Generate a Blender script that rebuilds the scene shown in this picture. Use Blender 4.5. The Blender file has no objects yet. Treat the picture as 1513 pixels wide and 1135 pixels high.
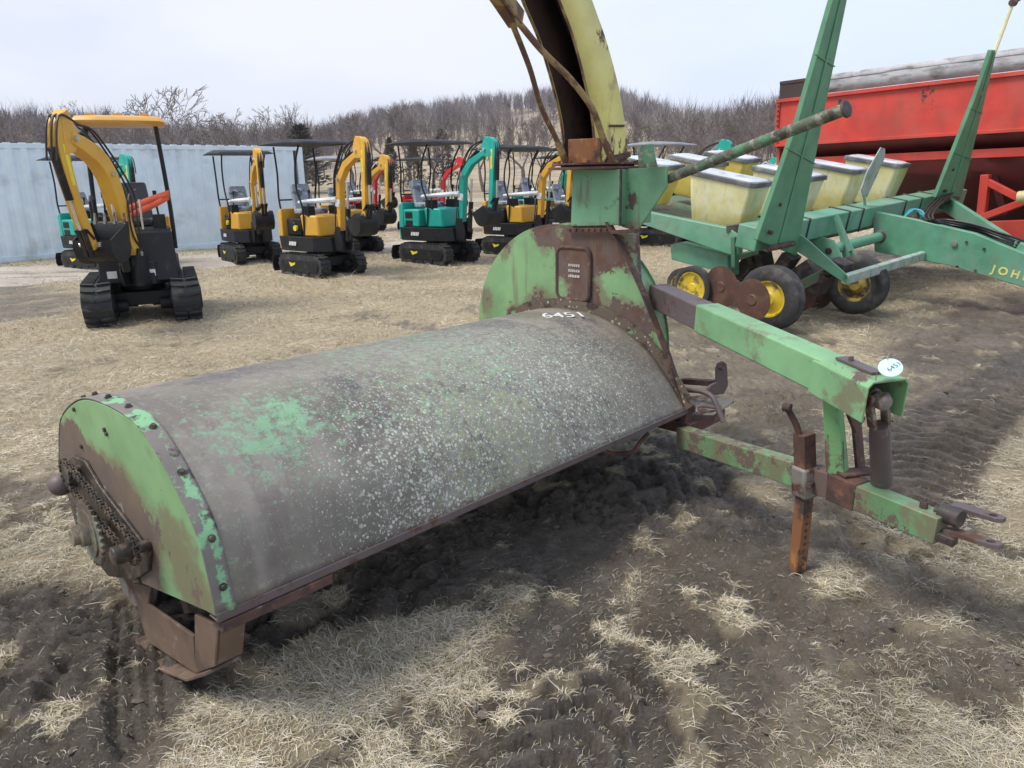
import bpy, bmesh, math, random
import numpy as np
from mathutils import Vector, Matrix
random.seed(7); rng=np.random.default_rng(7)
R=math.radians
scn=bpy.context.scene; COL=scn.collection
V=Vector
# ------------------------------------------------------------------ camera
FPX,HZ,CH,ROLL=1100.0,262.0,1.6,0.0175
PIT=math.atan((567.5-HZ)/FPX)
r0=V((1,0,0)); d0=V((0,-math.sin(PIT),-math.cos(PIT))); f0=V((0,math.cos(PIT),-math.sin(PIT)))
CR=(r0*math.cos(ROLL)+d0*math.sin(ROLL)); CD=(d0*math.cos(ROLL)-r0*math.sin(ROLL))
CAM=V((0,0,CH))
def ray(px,py): return CR*((px-756.5)/FPX)+CD*((py-567.5)/FPX)+f0
def G(px,py,z=0.0):
    r=ray(px,py); return CAM+r*((z-CH)/r.z)
def Y(px,py,y):
    r=ray(px,py); return CAM+r*(y/r.y)
cam=bpy.data.cameras.new('camera'); co=bpy.data.objects.new('camera',cam); COL.objects.link(co)
m=Matrix((CR,-CD,-f0)).transposed().to_4x4(); m.translation=CAM; co.matrix_world=m
cam.sensor_width=36; cam.lens=FPX/1513*36; cam.clip_end=3000; cam.clip_start=.05
scn.camera=co
class Frame:
    def __init__(s,o,rot): s.o=V(o); s.m=rot
    def loc(s,P): return s.m.transposed()@(V(P)-s.o)
    def pl(s,px,py,ax,val):
        r=s.m.transposed()@ray(px,py); c=s.loc(CAM); return c+r*((val-c[ax])/r[ax])
    def wy(s,px,py,y): return s.loc(Y(px,py,y))
    def mat(s):
        m=s.m.to_4x4(); m.translation=s.o; return m
# ------------------------------------------------------------------ materials
MATS={}
def mk(name,color,rough=.6,metal=0,layers=(),bump=0,bscale=40,bdist=.01,attr=None,trans=0,vary=.12,vscale=3,coord='Object',spec=.5,emis=None):
    """layers: dict(c=colour, s=scale, t=threshold, w=softness, st=(sx,sy,sz), bias=[(centre,radius,weight)], grad=(axis,a,b,weight), r=roughness)"""
    m=bpy.data.materials.new(name); m.use_nodes=True; nt=m.node_tree; N=nt.nodes; L=nt.links
    b=N['Principled BSDF']; b.inputs['Roughness'].default_value=rough; b.inputs['Metallic'].default_value=metal
    b.inputs['Specular IOR Level'].default_value=spec
    tc=N.new('ShaderNodeTexCoord').outputs[coord]
    def math_(op,a,bb,clamp=False):
        n=N.new('ShaderNodeMath'); n.operation=op; n.use_clamp=clamp
        for i,v in enumerate((a,bb)):
            if v is None: continue
            if isinstance(v,(int,float)): n.inputs[i].default_value=v
            else: L.new(v,n.inputs[i])
        return n.outputs[0]
    def noise(s,det=5,st=(1,1,1),off=0,rgh=.6):
        mp=N.new('ShaderNodeMapping'); mp.inputs['Scale'].default_value=st; mp.inputs['Location'].default_value=(off,off*.7,off*1.3); L.new(tc,mp.inputs[0])
        n=N.new('ShaderNodeTexNoise'); n.inputs['Scale'].default_value=s; n.inputs['Detail'].default_value=det; n.inputs['Roughness'].default_value=rgh
        L.new(mp.outputs[0],n.inputs['Vector']); return n.outputs['Fac']
    def mr(v,a,bb,c=0,d=1):
        n=N.new('ShaderNodeMapRange'); n.interpolation_type='SMOOTHSTEP'
        for i,x in enumerate((a,bb,c,d)): n.inputs[i+1].default_value=x
        L.new(v,n.inputs[0]); return n.outputs[0]
    def mix(f,a,bb):
        n=N.new('ShaderNodeMix'); n.data_type='RGBA'; L.new(f,n.inputs[0])
        for i,v in ((6,a),(7,bb)):
            if isinstance(v,tuple): n.inputs[i].default_value=(*v[:3],1)
            else: L.new(v,n.inputs[i])
        return n.outputs[2]
    cur=tuple(color)
    if vary:
        lo=tuple(c*(1-vary*1.5) for c in color); hi=tuple(min(1,c*(1+vary)) for c in color)
        cur=mix(mr(noise(vscale,6,(1,1,1),3.1),.3,.7),lo,hi)
    rg=None
    for i,l in enumerate(layers):
        st=l.get('st',(1,1,1)); v=noise(l['s'],l.get('d',6),st,i*7.7+l.get('o',0),l.get('rg',.6))
        if l.get('vor'):
            mp=N.new('ShaderNodeMapping'); L.new(tc,mp.inputs[0]); mp.inputs['Scale'].default_value=st
            vn=N.new('ShaderNodeTexVoronoi'); vn.inputs['Scale'].default_value=l['s']; L.new(mp.outputs[0],vn.inputs['Vector'])
            # spots of unequal size: distance to cell point minus a per-cell radius, edge broken by noise
            sep=N.new('ShaderNodeSeparateColor'); L.new(vn.outputs['Color'],sep.inputs[0])
            v=math_('SUBTRACT',math_('MULTIPLY',sep.outputs[0],.75),math_('MULTIPLY',vn.outputs['Distance'],1.0))
            v=math_('ADD',v,math_('MULTIPLY',noise(l['s']*3,2,st,5),.25))
        for (c,r,w) in l.get('bias',()):
            vd=N.new('ShaderNodeVectorMath'); vd.operation='DISTANCE'; L.new(tc,vd.inputs[0]); vd.inputs[1].default_value=tuple(c)
            v=math_('ADD',v,mr(vd.outputs['Value'],0,r,w,0))
        if 'grad' in l:
            for (ax,a,bb,w) in l['grad']:
                sx=N.new('ShaderNodeSeparateXYZ'); L.new(tc,sx.inputs[0]); v=math_('ADD',v,mr(sx.outputs[ax],a,bb,0,w))
        f=mr(v,l['t']-l.get('w',.03),l['t']+l.get('w',.03),0,l.get('a',1))
        cc=l['c']
        if l.get('c2'): cc=mix(mr(noise(l['s']*2.3,4,(1,1,1),9+i),.35,.65),l['c'],l['c2'])
        cur=mix(f,cur,cc)
        if 'r' in l:
            n=N.new('ShaderNodeMix'); n.data_type='FLOAT'; L.new(f,n.inputs[0])
            if rg is None: n.inputs[2].default_value=rough
            else: L.new(rg,n.inputs[2])
            n.inputs[3].default_value=l['r']; rg=n.outputs[0]
    if attr:
        a=N.new('ShaderNodeAttribute'); a.attribute_name=attr; n=N.new('ShaderNodeMix'); n.data_type='RGBA'; n.blend_type='MULTIPLY'; n.inputs[0].default_value=1
        L.new(a.outputs['Color'],n.inputs[7])
        if isinstance(cur,tuple): n.inputs[6].default_value=(*cur,1)
        else: L.new(cur,n.inputs[6])
        cur=n.outputs[2]
    if isinstance(cur,tuple): b.inputs['Base Color'].default_value=(*cur,1)
    else: L.new(cur,b.inputs['Base Color'])
    if rg is not None: L.new(rg,b.inputs['Roughness'])
    if trans: b.inputs['Transmission Weight'].default_value=trans
    if bump:
        bp=N.new('ShaderNodeBump'); bp.inputs['Strength'].default_value=bump; bp.inputs['Distance'].default_value=bdist
        L.new(noise(bscale,6),bp.inputs['Height']); L.new(bp.outputs[0],b.inputs['Normal'])
    MATS[name]=m; return m
RUST=(.11,.055,.04); RUSTD=(.055,.036,.032); RUSTO=(.26,.10,.035); PURP=(.12,.085,.085)
# ------------------------------------------------------------------ mesh builder
class MB:
    def __init__(s): s.v=[]; s.f=[]
    def add(s,vs,fs):
        k=len(s.v); s.v+=[V(q) for q in vs]; s.f+=[tuple(k+i for i in f) for f in fs]; return s
    def box(s,c,d,m=None):
        c=V(c); m=m or Matrix.Identity(3); h=[x/2 for x in d]
        vs=[c+m@V((a*h[0],b*h[1],e*h[2])) for a in(-1,1) for b in(-1,1) for e in(-1,1)]
        return s.add(vs,[(0,1,3,2),(4,6,7,5),(0,4,5,1),(2,3,7,6),(0,2,6,4),(1,5,7,3)])
    def bx(s,x0,x1,y0,y1,z0,z1): return s.box(((x0+x1)/2,(y0+y1)/2,(z0+z1)/2),(x1-x0,y1-y0,z1-z0))
    def bar(s,p,q,w,h,up=(0,0,1),w2=None,h2=None):
        p=V(p);q=V(q);d=(q-p).normalized();u=V(up);a=d.cross(u)
        if a.length<1e-4: a=d.cross(V((1,0,0)))
        a.normalize();u=a.cross(d); w2=w2 or w; h2=h2 or h
        vs=[]
        for P,ww,hh in((p,w,h),(q,w2,h2)):
            for i,j in((-1,-1),(1,-1),(1,1),(-1,1)): vs.append(P+a*(i*ww/2)+u*(j*hh/2))
        return s.add(vs,[(0,3,2,1),(4,5,6,7)]+[(i,(i+1)%4,4+(i+1)%4,4+i) for i in range(4)])
    def tube(s,pts,r,n=10,closed=False):
        pts=[V(p) for p in pts]; k0=len(s.v); N_=len(pts); rs=r if isinstance(r,(list,tuple)) else [r]*N_
        prev=None; vs=[]
        for i,p in enumerate(pts):
            a=pts[(i-1)%N_] if (closed or i>0) else p; b=pts[(i+1)%N_] if (closed or i<N_-1) else p
            t=(b-a).normalized()
            if prev is None:
                prev=t.cross(V((0,0,1)))
                if prev.length<.05: prev=t.cross(V((1,0,0)))
                prev.normalize()
            else:
                prev=(prev-t*prev.dot(t)).normalized()
            c=t.cross(prev)
            for j in range(n):
                th=2*math.pi*j/n; vs.append(p+(prev*math.cos(th)+c*math.sin(th))*rs[i])
        fs=[]
        for i in range(N_ if closed else N_-1):
            i2=(i+1)%N_
            for j in range(n): fs.append((i*n+j,i*n+(j+1)%n,i2*n+(j+1)%n,i2*n+j))
        if not closed: fs+= [tuple(range(n-1,-1,-1)),tuple((N_-1)*n+j for j in range(n))]
        return s.add(vs,fs)
    def ext(s,pts,off):
        pts=[V(p) for p in pts]; off=V(off); n=len(pts)
        return s.add(pts+[p+off for p in pts],[tuple(range(n-1,-1,-1)),tuple(range(n,2*n))]+[(i,(i+1)%n,n+(i+1)%n,n+i) for i in range(n)])
    def loft(s,A,B):
        n=len(A); return s.add(list(A)+list(B),[tuple(range(n-1,-1,-1)),tuple(range(n,2*n))]+[(i,(i+1)%n,n+(i+1)%n,n+i) for i in range(n)])
    def lathe(s,prof,c,ax,n=24,cap=True):
        c=V(c);ax=V(ax).normalized();a=ax.orthogonal().normalized();b=ax.cross(a);vs=[];k=len(prof)
        for j in range(n):
            th=2*math.pi*j/n; d=a*math.cos(th)+b*math.sin(th)
            for r,h in prof: vs.append(c+ax*h+d*r)
        fs=[]
        for j in range(n):
            j2=(j+1)%n
            for i in range(k-1): fs.append((j*k+i,j*k+i+1,j2*k+i+1,j2*k+i))
        if cap: fs+= [tuple(j*k for j in range(n-1,-1,-1)),tuple(j*k+k-1 for j in range(n))]
        else: fs+=[(j*k,j*k+k-1,((j+1)%n)*k+k-1,((j+1)%n)*k) for j in range(n)]
        return s.add(vs,fs)
    def cyl(s,c,ax,r,h,n=20): return s.lathe([(r,-h/2),(r,h/2)],c,ax,n)
    def sheet(s,rows,thick=None):
        """rows: grid of points"""
        k=len(rows[0]); vs=[p for r in rows for p in r]; fs=[]
        for i in range(len(rows)-1):
            for j in range(k-1): fs.append((i*k+j,i*k+j+1,(i+1)*k+j+1,(i+1)*k+j))
        return s.add(vs,fs)
    def build(s,name,mat,parent=None,bev=0,smooth=38,solid=0,rec=True):
        me=bpy.data.meshes.new(name); me.from_pydata([tuple(v) for v in s.v],[],s.f)
        if rec:
            bm=bmesh.new(); bm.from_mesh(me); bmesh.ops.recalc_face_normals(bm,faces=bm.faces); bm.to_mesh(me); bm.free()
        if smooth:
            me.polygons.foreach_set('use_smooth',[True]*len(me.polygons)); me.set_sharp_from_angle(angle=R(smooth))
        me.materials.append(MATS[mat] if isinstance(mat,str) else mat)
        o=bpy.data.objects.new(name,me); COL.objects.link(o)
        if parent: o.parent=parent
        if solid:
            q=o.modifiers.new('solid','SOLIDIFY'); q.thickness=solid; q.offset=0
        if bev:
            q=o.modifiers.new('bevel','BEVEL'); q.width=bev; q.segments=2; q.limit_method='ANGLE'; q.angle_limit=R(40); q.harden_normals=False
        return o
def tag(o,label=None,cat=None,group=None,kind=None):
    for k,v in (('label',label),('category',cat),('group',group),('kind',kind)):
        if v: o[k]=v
    return o
def empty(name,mat4):
    o=bpy.data.objects.new(name,None); COL.objects.link(o); o.matrix_world=mat4; o.empty_display_size=.1; return o
def spline(pts,n=6):
    pts=[V(p) for p in pts]; out=[]
    for i in range(len(pts)-1):
        p0=pts[max(i-1,0)];p1=pts[i];p2=pts[i+1];p3=pts[min(i+2,len(pts)-1)]
        for k in range(n):
            t=k/n; out.append(.5*((2*p1)+(p2-p0)*t+(2*p0-5*p1+4*p2-p3)*t*t+(3*p1-p0-3*p2+p3)*t**3))
    out.append(pts[-1]); return out
def text_obj(name,body,size,mat,parent,mtx,ext=.001,weight=0):
    cu=bpy.data.curves.new('t','FONT'); cu.body=body; cu.size=size; cu.extrude=ext; cu.align_x='CENTER'; cu.align_y='CENTER'; cu.offset=weight
    to=bpy.data.objects.new('t',cu); COL.objects.link(to)
    dg=bpy.context.evaluated_depsgraph_get(); me=bpy.data.meshes.new_from_object(to.evaluated_get(dg))
    bpy.data.objects.remove(to); me.name=name; me.transform(mtx); me.materials.clear(); me.materials.append(MATS[mat])
    o=bpy.data.objects.new(name,me); COL.objects.link(o); o.parent=parent; return o
# numpy value noise
_P=rng.permutation(4096); _T=rng.random(4096)
def vn(x,y,s,seed=0):
    x=np.asarray(x)*s+seed*17.3; y=np.asarray(y)*s+seed*9.1; xi=np.floor(x).astype(int); yi=np.floor(y).astype(int); fx=x-xi; fy=y-yi
    fx=fx*fx*(3-2*fx); fy=fy*fy*(3-2*fy)
    h=lambda a,b:_T[_P[(_P[(a+seed*31)&4095]+b)&4095]]
    return (h(xi,yi)*(1-fx)+h(xi+1,yi)*fx)*(1-fy)+(h(xi,yi+1)*(1-fx)+h(xi+1,yi+1)*fx)*fy
def fbm(x,y,s,oc=4,seed=0,g=.5):
    t=0;a=1;n=0
    for i in range(oc): t=t+a*vn(x,y,s*2**i,seed+i); n+=a; a*=g
    return t/n
def sst(v,a,b):
    t=np.clip((v-a)/(b-a),0,1); return t*t*(3-2*t)
def psdf(x,y,poly):
    """signed distance to a polygon on the ground, positive inside"""
    d=np.full(x.shape,1e9); ins=np.zeros(x.shape,bool); n=len(poly)
    for i in range(n):
        ax,ay=poly[i]; bx,by=poly[(i+1)%n]; ex,ey=bx-ax,by-ay; wx,wy=x-ax,y-ay
        t=np.clip((wx*ex+wy*ey)/(ex*ex+ey*ey+1e-9),0,1); d=np.minimum(d,np.hypot(wx-ex*t,wy-ey*t))
        c=((ay>y)!=(by>y))&(x<(bx-ax)*(y-ay)/((by-ay)+1e-12)+ax); ins^=c
    return np.where(ins,d,-d)
def GP(pts): return [(G(px,py).x,G(px,py).y) for px,py in pts]
# ================================================================== GROUND
MUDP=[ (.86,[(960,640),(1180,760),(1290,860),(1340,930),(1230,985),(1150,1060),(1090,1200),(1000,1200),(900,940)]),
 (1.0,[(-150,1250),(-150,880),(60,868),(190,880),(300,905),(420,905),(600,800),(800,710),(960,645),(1100,655),(1170,700),(1165,790),(1060,800),(985,800),(935,860),(960,930),(1010,1010),(1060,1250),(640,1250),(715,1010),(765,900),(700,872),(600,905),(480,905),(410,940),(330,1000),(240,1060),(225,1250)]),
 (1.0,[(-150,1000),(200,985),(230,1250),(-150,1250)]),
 (.8,[(-100,428),(60,418),(140,436),(110,462),(0,474),(-100,485)]),
 (.85,[(1165,700),(1240,745),(1300,845),(1420,860),(1560,905),(1560,940),(1420,905),(1300,890),(1220,850),(1165,870),(1140,800)]),
 (1.0,[(1300,745),(1380,742),(1420,670),(1600,560),(1650,470),(1480,535),(1330,600),(1290,650)]),
 (.9,[(1290,505),(1350,470),(1420,440),(1620,410),(1650,560),(1480,560),(1330,590)]),
 (.75,[(960,470),(1020,455),(1130,500),(1240,560),(1215,690),(1100,660),(1000,600),(985,530)]),
 (.6,[(1220,450),(1330,455),(1400,425),(1420,440),(1300,480),(1190,490)]),
 (.72,[(980,860),(1120,800),(1200,880),(1180,1000),(1100,1080),(1020,1000)]),
 (.8,[(1385,960),(1470,940),(1500,1000),(1450,1050),(1380,1010)]),
 (.6,[(1060,1010),(1200,960),(1330,1010),(1350,1100),(1200,1150),(1080,1120)]) ]
CLEAR=[[(715,855),(745,838),(785,845),(780,885),(745,905),(715,885)],[(1190,850),(1240,815),(1290,850),(1270,880),(1210,880)],[(1080,690),(1160,705),(1165,745),(1100,730)]]
MUDW=[(w,GP(p)) for w,p in MUDP]; CLW=[GP(p) for p in CLEAR]
def mudmask(x,y):
    n=fbm(x,y,2.2,4,3)-.5; n2=fbm(x,y,11,3,8)-.5
    m=np.zeros(x.shape)
    for w,p in MUDW:
        far=min(q[1] for q in p)>5
        k=.25 if far else .13
        d=psdf(x,y,p)+n*(.5 if far else .2)+n2*.14+(0 if far else .05)
        m=np.maximum(m,w*sst(d,-k,k))
    for p in CLW: m=m*(1-sst(psdf(x,y,p)+n*.15+n2*.1,-.05,.06)*.95)
    s=fbm(x,y,1.3,5,21); m=np.maximum(m,.75*sst(s+n2*.35,.63,.70)*sst(12-y,0,4))
    m=m*(1-.7*sst(fbm(x,y,4.5,4,31)+n2*.3,.66,.72))
    return np.clip(m,0,1)
def along(x,y,pts):
    """nearest distance across / length along a centre line"""
    best=np.full(x.shape,9.);al=np.zeros(x.shape);L0=0
    for (ax,ay),(bx,by) in zip(pts[:-1],pts[1:]):
        L=math.hypot(bx-ax,by-ay);ux,uy=(bx-ax)/L,(by-ay)/L
        t=np.clip((x-ax)*ux+(y-ay)*uy,0,L);cx=x-ax-t*ux;cy=y-ay-t*uy;d=np.hypot(cx,cy);sg=np.sign(ux*cy-uy*cx)
        u=d<np.abs(best);best=np.where(u,d*sg,best);al=np.where(u,L0+t,al);L0+=L
    return best,al
TR1=GP([(1345,760),(1360,690),(1420,620),(1530,540),(1620,490)]); TR2=GP([(203,890),(202,980),(206,1075)]); TR3=GP([(935,930),(880,1010),(800,1160)]); TR4=GP([(-60,1010),(90,960),(240,925)])
def height(x,y,m):
    d=np.hypot(x,y-2)
    z=(fbm(x,y,.35,3,40)-.5)*.10*sst(y,3,9)+(fbm(x,y,1.6,4,41)-.5)*.035
    c=fbm(x,y,7,5,42,.55); rdg=1-np.abs(2*fbm(x,y,5,5,44,.6)-1)
    rough=fbm(x,y,1.1,3,47)
    z=z+m*((c-.5)*.11+(rdg-.72)*.08)*sst(rough,.38,.62)-m*.022
    def bil(s,sd): return np.abs(2*vn(x+.06*vn(x,y,9,sd),y+.06*vn(x,y,9,sd+5),s,sd)-1)**.7
    lump=.25+.75*sst(rough,.22,.5)
    z=z+m*lump*((bil(6.5,54)-.5)*.036*(.3+.7*vn(x,y,2.1,60))+(bil(13,55)-.5)*.036+(bil(27,56)-.5)*.022)+m*(bil(42,57)-.5)*.009
    cl=fbm(x,y,16,4,48,.6); z=z+m*(cl-.5)*.03
    z=z+(1-m)*(fbm(x,y,14,4,49)-.5)*.022
    a,l=along(x,y,TR1); w=sst(.30-np.abs(a),0,.04); z=z*(1-w*.8)-w*.045+w*.045*sst(np.sin((l+np.abs(a)*.55)*2*math.pi/.13+2.5*fbm(x,y,3,2,50)),-.3,.5)*(.5+.8*vn(x,y,5,66)); z=z+.02*np.exp(-((np.abs(a)-.27)/.05)**2)
    a,l=along(x,y,TR2); w=sst(.10-np.abs(a),0,.02); z=z*(1-w*.6)-w*.03+w*.012*np.sign(np.sin(np.abs(a)*2*math.pi/.045+1.2))
    a,l=along(x,y,TR3); w=sst(.2-np.abs(a),0,.06)*sst(y,1.0,1.2)*sst(2.3-y,0,.3); lg=np.sin((l-np.abs(a-.02)*.9)*2*math.pi/.13+3*fbm(x,y,2.5,2,51)); z=z*(1-w*.75)+w*(.050*sst(lg,.0,.30)-.022)
    a,l=along(x,y,TR4); w=sst(.3-np.abs(a),0,.1); z=z+w*.012*np.sin(a*2*math.pi/.07+2*fbm(x,y,2,2,52))
    a,l=along(x,y,GP([(830,700),(870,800),(890,920)])); w=sst(.16-np.abs(a),0,.08)*sst(3.3-y,0,.3); z=z*(1-w*.85)-w*.035
    return z
def warp(lo,hi,f0,f1,fine,n):
    a=list(np.arange(f0,f1,fine)); s=fine
    b=[f1]
    g=1.035
    while b[-1]<hi: s*=g; b.append(b[-1]+s)
    c=[f0];s=fine
    while c[-1]>lo: s*=g; c.append(c[-1]-s)
    return np.array(c[::-1][:-1]+a+b)
xs=warp(-900,900,-2.2,3.7,.0125,0); ys=warp(-40,1300,.85,4.8,.0120,0)
X,Yg=np.meshgrid(xs,ys); Mm=mudmask(X,Yg); Z=height(X,Yg,Mm); Z=np.where(Yg>60,Z*.3,Z)
nx,ny=len(xs),len(ys)
def grid_mesh(name,X,Y_,Z,mat,attrs):
    ny,nx=X.shape; me=bpy.data.meshes.new(name); n=nx*ny
    me.vertices.add(n); me.vertices.foreach_set('co',np.stack([X,Y_,Z],-1).astype(np.float32).ravel())
    i=(np.arange(ny-1)[:,None]*nx+np.arange(nx-1)[None]).ravel(); q=np.stack([i,i+1,i+nx+1,i+nx],-1).astype(np.int32)
    me.loops.add(q.size); me.loops.foreach_set('vertex_index',q.ravel()); me.polygons.add(len(q)); me.polygons.foreach_set('loop_start',np.arange(0,q.size,4,dtype=np.int32))
    me.update(calc_edges=True); me.polygons.foreach_set('use_smooth',[True]*len(q))
    for k,a in attrs.items():
        at=me.color_attributes.new(k,'FLOAT_COLOR','POINT'); c=np.ones((n,4),np.float32); c[:,:3]=a.reshape(n,-1); at.data.foreach_set('color',c.ravel())
    me.materials.append(mat); o=bpy.data.objects.new(name,me); COL.objects.link(o); return o
# ground material: bare mud against matted straw by the painted soil map
gm=bpy.data.materials.new('ground_soil'); gm.use_nodes=True; nt=gm.node_tree;N=nt.nodes;L=nt.links;b=N['Principled BSDF']
def nz(s,det=8,rg=.65):
    g=N.new('ShaderNodeNewGeometry'); n=N.new('ShaderNodeTexNoise'); n.inputs['Scale'].default_value=s;n.inputs['Detail'].default_value=det;n.inputs['Roughness'].default_value=rg; L.new(g.outputs['Position'],n.inputs['Vector']); return n.outputs['Fac']
def ramp(v,stops):
    r=N.new('ShaderNodeValToRGB'); L.new(v,r.inputs[0]); e=r.color_ramp.elements
    while len(e)<len(stops): e.new(.5)
    for q,(p,c) in zip(e,stops): q.position=p;q.color=(*c,1)
    return r.outputs[0]
def mx(f,a,bb,bt='MIX'):
    n=N.new('ShaderNodeMix'); n.data_type='RGBA'; n.blend_type=bt
    if isinstance(f,(int,float)): n.inputs[0].default_value=f
    else: L.new(f,n.inputs[0])
    for i,v in((6,a),(7,bb)):
        if isinstance(v,tuple): n.inputs[i].default_value=(*v,1)
        else: L.new(v,n.inputs[i])
    return n.outputs[2]
at=N.new('ShaderNodeAttribute'); at.attribute_name='mud'; sp=N.new('ShaderNodeSeparateColor'); L.new(at.outputs['Color'],sp.inputs[0])
mudc=mx(ramp(nz(1.6,6),[(.4,(0,0,0)),(.62,(1,1,1))]),ramp(nz(9),[(.3,(.045,.036,.029)),(.55,(.118,.096,.077)),(.75,(.215,.182,.150))]),ramp(nz(14),[(.3,(.095,.079,.065)),(.7,(.225,.194,.163))]))
mudc=mx(1.0,mudc,ramp(nz(75,6,.8),[(.32,(.62,.60,.58)),(.5,(1,1,1)),(.68,(1.25,1.22,1.18))]),'MULTIPLY')
mudc=mx(ramp(nz(130,3,.6),[(.66,(0,0,0)),(.70,(1,1,1))]),mudc,(.30,.25,.18))
strw=mx(ramp(nz(.8,8),[(.35,(0,0,0)),(.65,(1,1,1))]),ramp(nz(26,10,.8),[(.3,(.15,.115,.07)),(.5,(.36,.295,.185)),(.7,(.54,.455,.31))]),ramp(nz(17,10,.8),[(.3,(.20,.155,.095)),(.5,(.43,.345,.215)),(.7,(.58,.48,.32))]))
gv=N.new('ShaderNodeAttribute'); gv.attribute_name='tint'
col=mx(sp.outputs[0],strw,mudc); col=mx(1.0,col,gv.outputs['Color'],'MULTIPLY'); L.new(col,b.inputs['Base Color'])
wr=N.new('ShaderNodeMapRange'); L.new(nz(3,4),wr.inputs[0]); wr.inputs[1].default_value=.35;wr.inputs[2].default_value=.65;wr.inputs[3].default_value=.30;wr.inputs[4].default_value=.90; L.new(wr.outputs[0],b.inputs['Roughness'])
b.inputs['Specular IOR Level'].default_value=.45
bp=N.new('ShaderNodeBump'); bp.inputs['Strength'].default_value=1.0;bp.inputs['Distance'].default_value=.022; L.new(nz(38,10,.85),bp.inputs['Height']); L.new(bp.outputs[0],b.inputs['Normal'])
MATS['ground']=gm
tint=np.ones(X.shape+(3,)); _a,_l=along(X,Yg,TR1); _w=sst(.34-np.abs(_a),0,.1); Mm=np.maximum(Mm,_w)
# gravel lane colour belongs to the road; wet tyre marks darker, brown field streaks beyond the lane
wet=sst(fbm(X,Yg,1.7,3,61),.5,.65)*Mm*.28; tint*=(1-wet)[...,None]
dk=sst(fbm(X*.35,Yg,.35,4,62),.5,.62)*sst(Yg,8,14)*.30; tint*=np.stack([1-dk,1-dk*1.05,1-dk*1.05],-1)
br=sst(Yg,24,30)*(1-sst(Yg,70,90))*sst(fbm(X*.3,Yg,.08,3,63),.35,.6)*.25; tint*=np.stack([1-br*.7,1-br,1-br*1.1],-1)
ground=tag(grid_mesh('ground',X,Yg,Z,gm,{'mud':np.repeat(Mm[...,None],3,-1),'tint':tint}),kind='structure')
# gravel lane in front of the container, a sheet just over the field
rd=MB(); lane=[G(-500,408),G(0,395),G(300,378),G(520,362),G(700,350),G(900,338),G(1300,322)]; lane2=[G(-500,440),G(0,424),G(300,399),G(520,378),G(700,361),G(900,346),G(1300,327)]
lp=spline(lane,12); lq=spline(lane2,12)
rows=[]
def gz(p):
    a=np.array([p.x]);b_=np.array([p.y]);return float(height(a,b_,mudmask(a,b_))[0])
for p,q in zip(lp,lq):
    row=[]
    for t in range(9):
        c=p.lerp(q,t/8); c=c+V((.12*math.sin(c.x*3+t),.15*math.sin(c.x*1.7+t),0)) if t in(0,8) else c
        row.append(V((c.x,c.y,gz(c)+.012+(.02 if 0<t<8 else -.02))))
    rows.append(row)
rd.sheet(rows); mk('gravel',(.40,.355,.30),.95,layers=[dict(c=(.22,.18,.14),s=1.6,t=.56,w=.06,st=(.4,1,1)),dict(c=(.55,.5,.44),s=60,t=.6,w=.05)],bump=.8,bscale=60,vscale=1)
tag(rd.build('gravel_road','gravel',smooth=0,rec=False),kind='structure')
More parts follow.
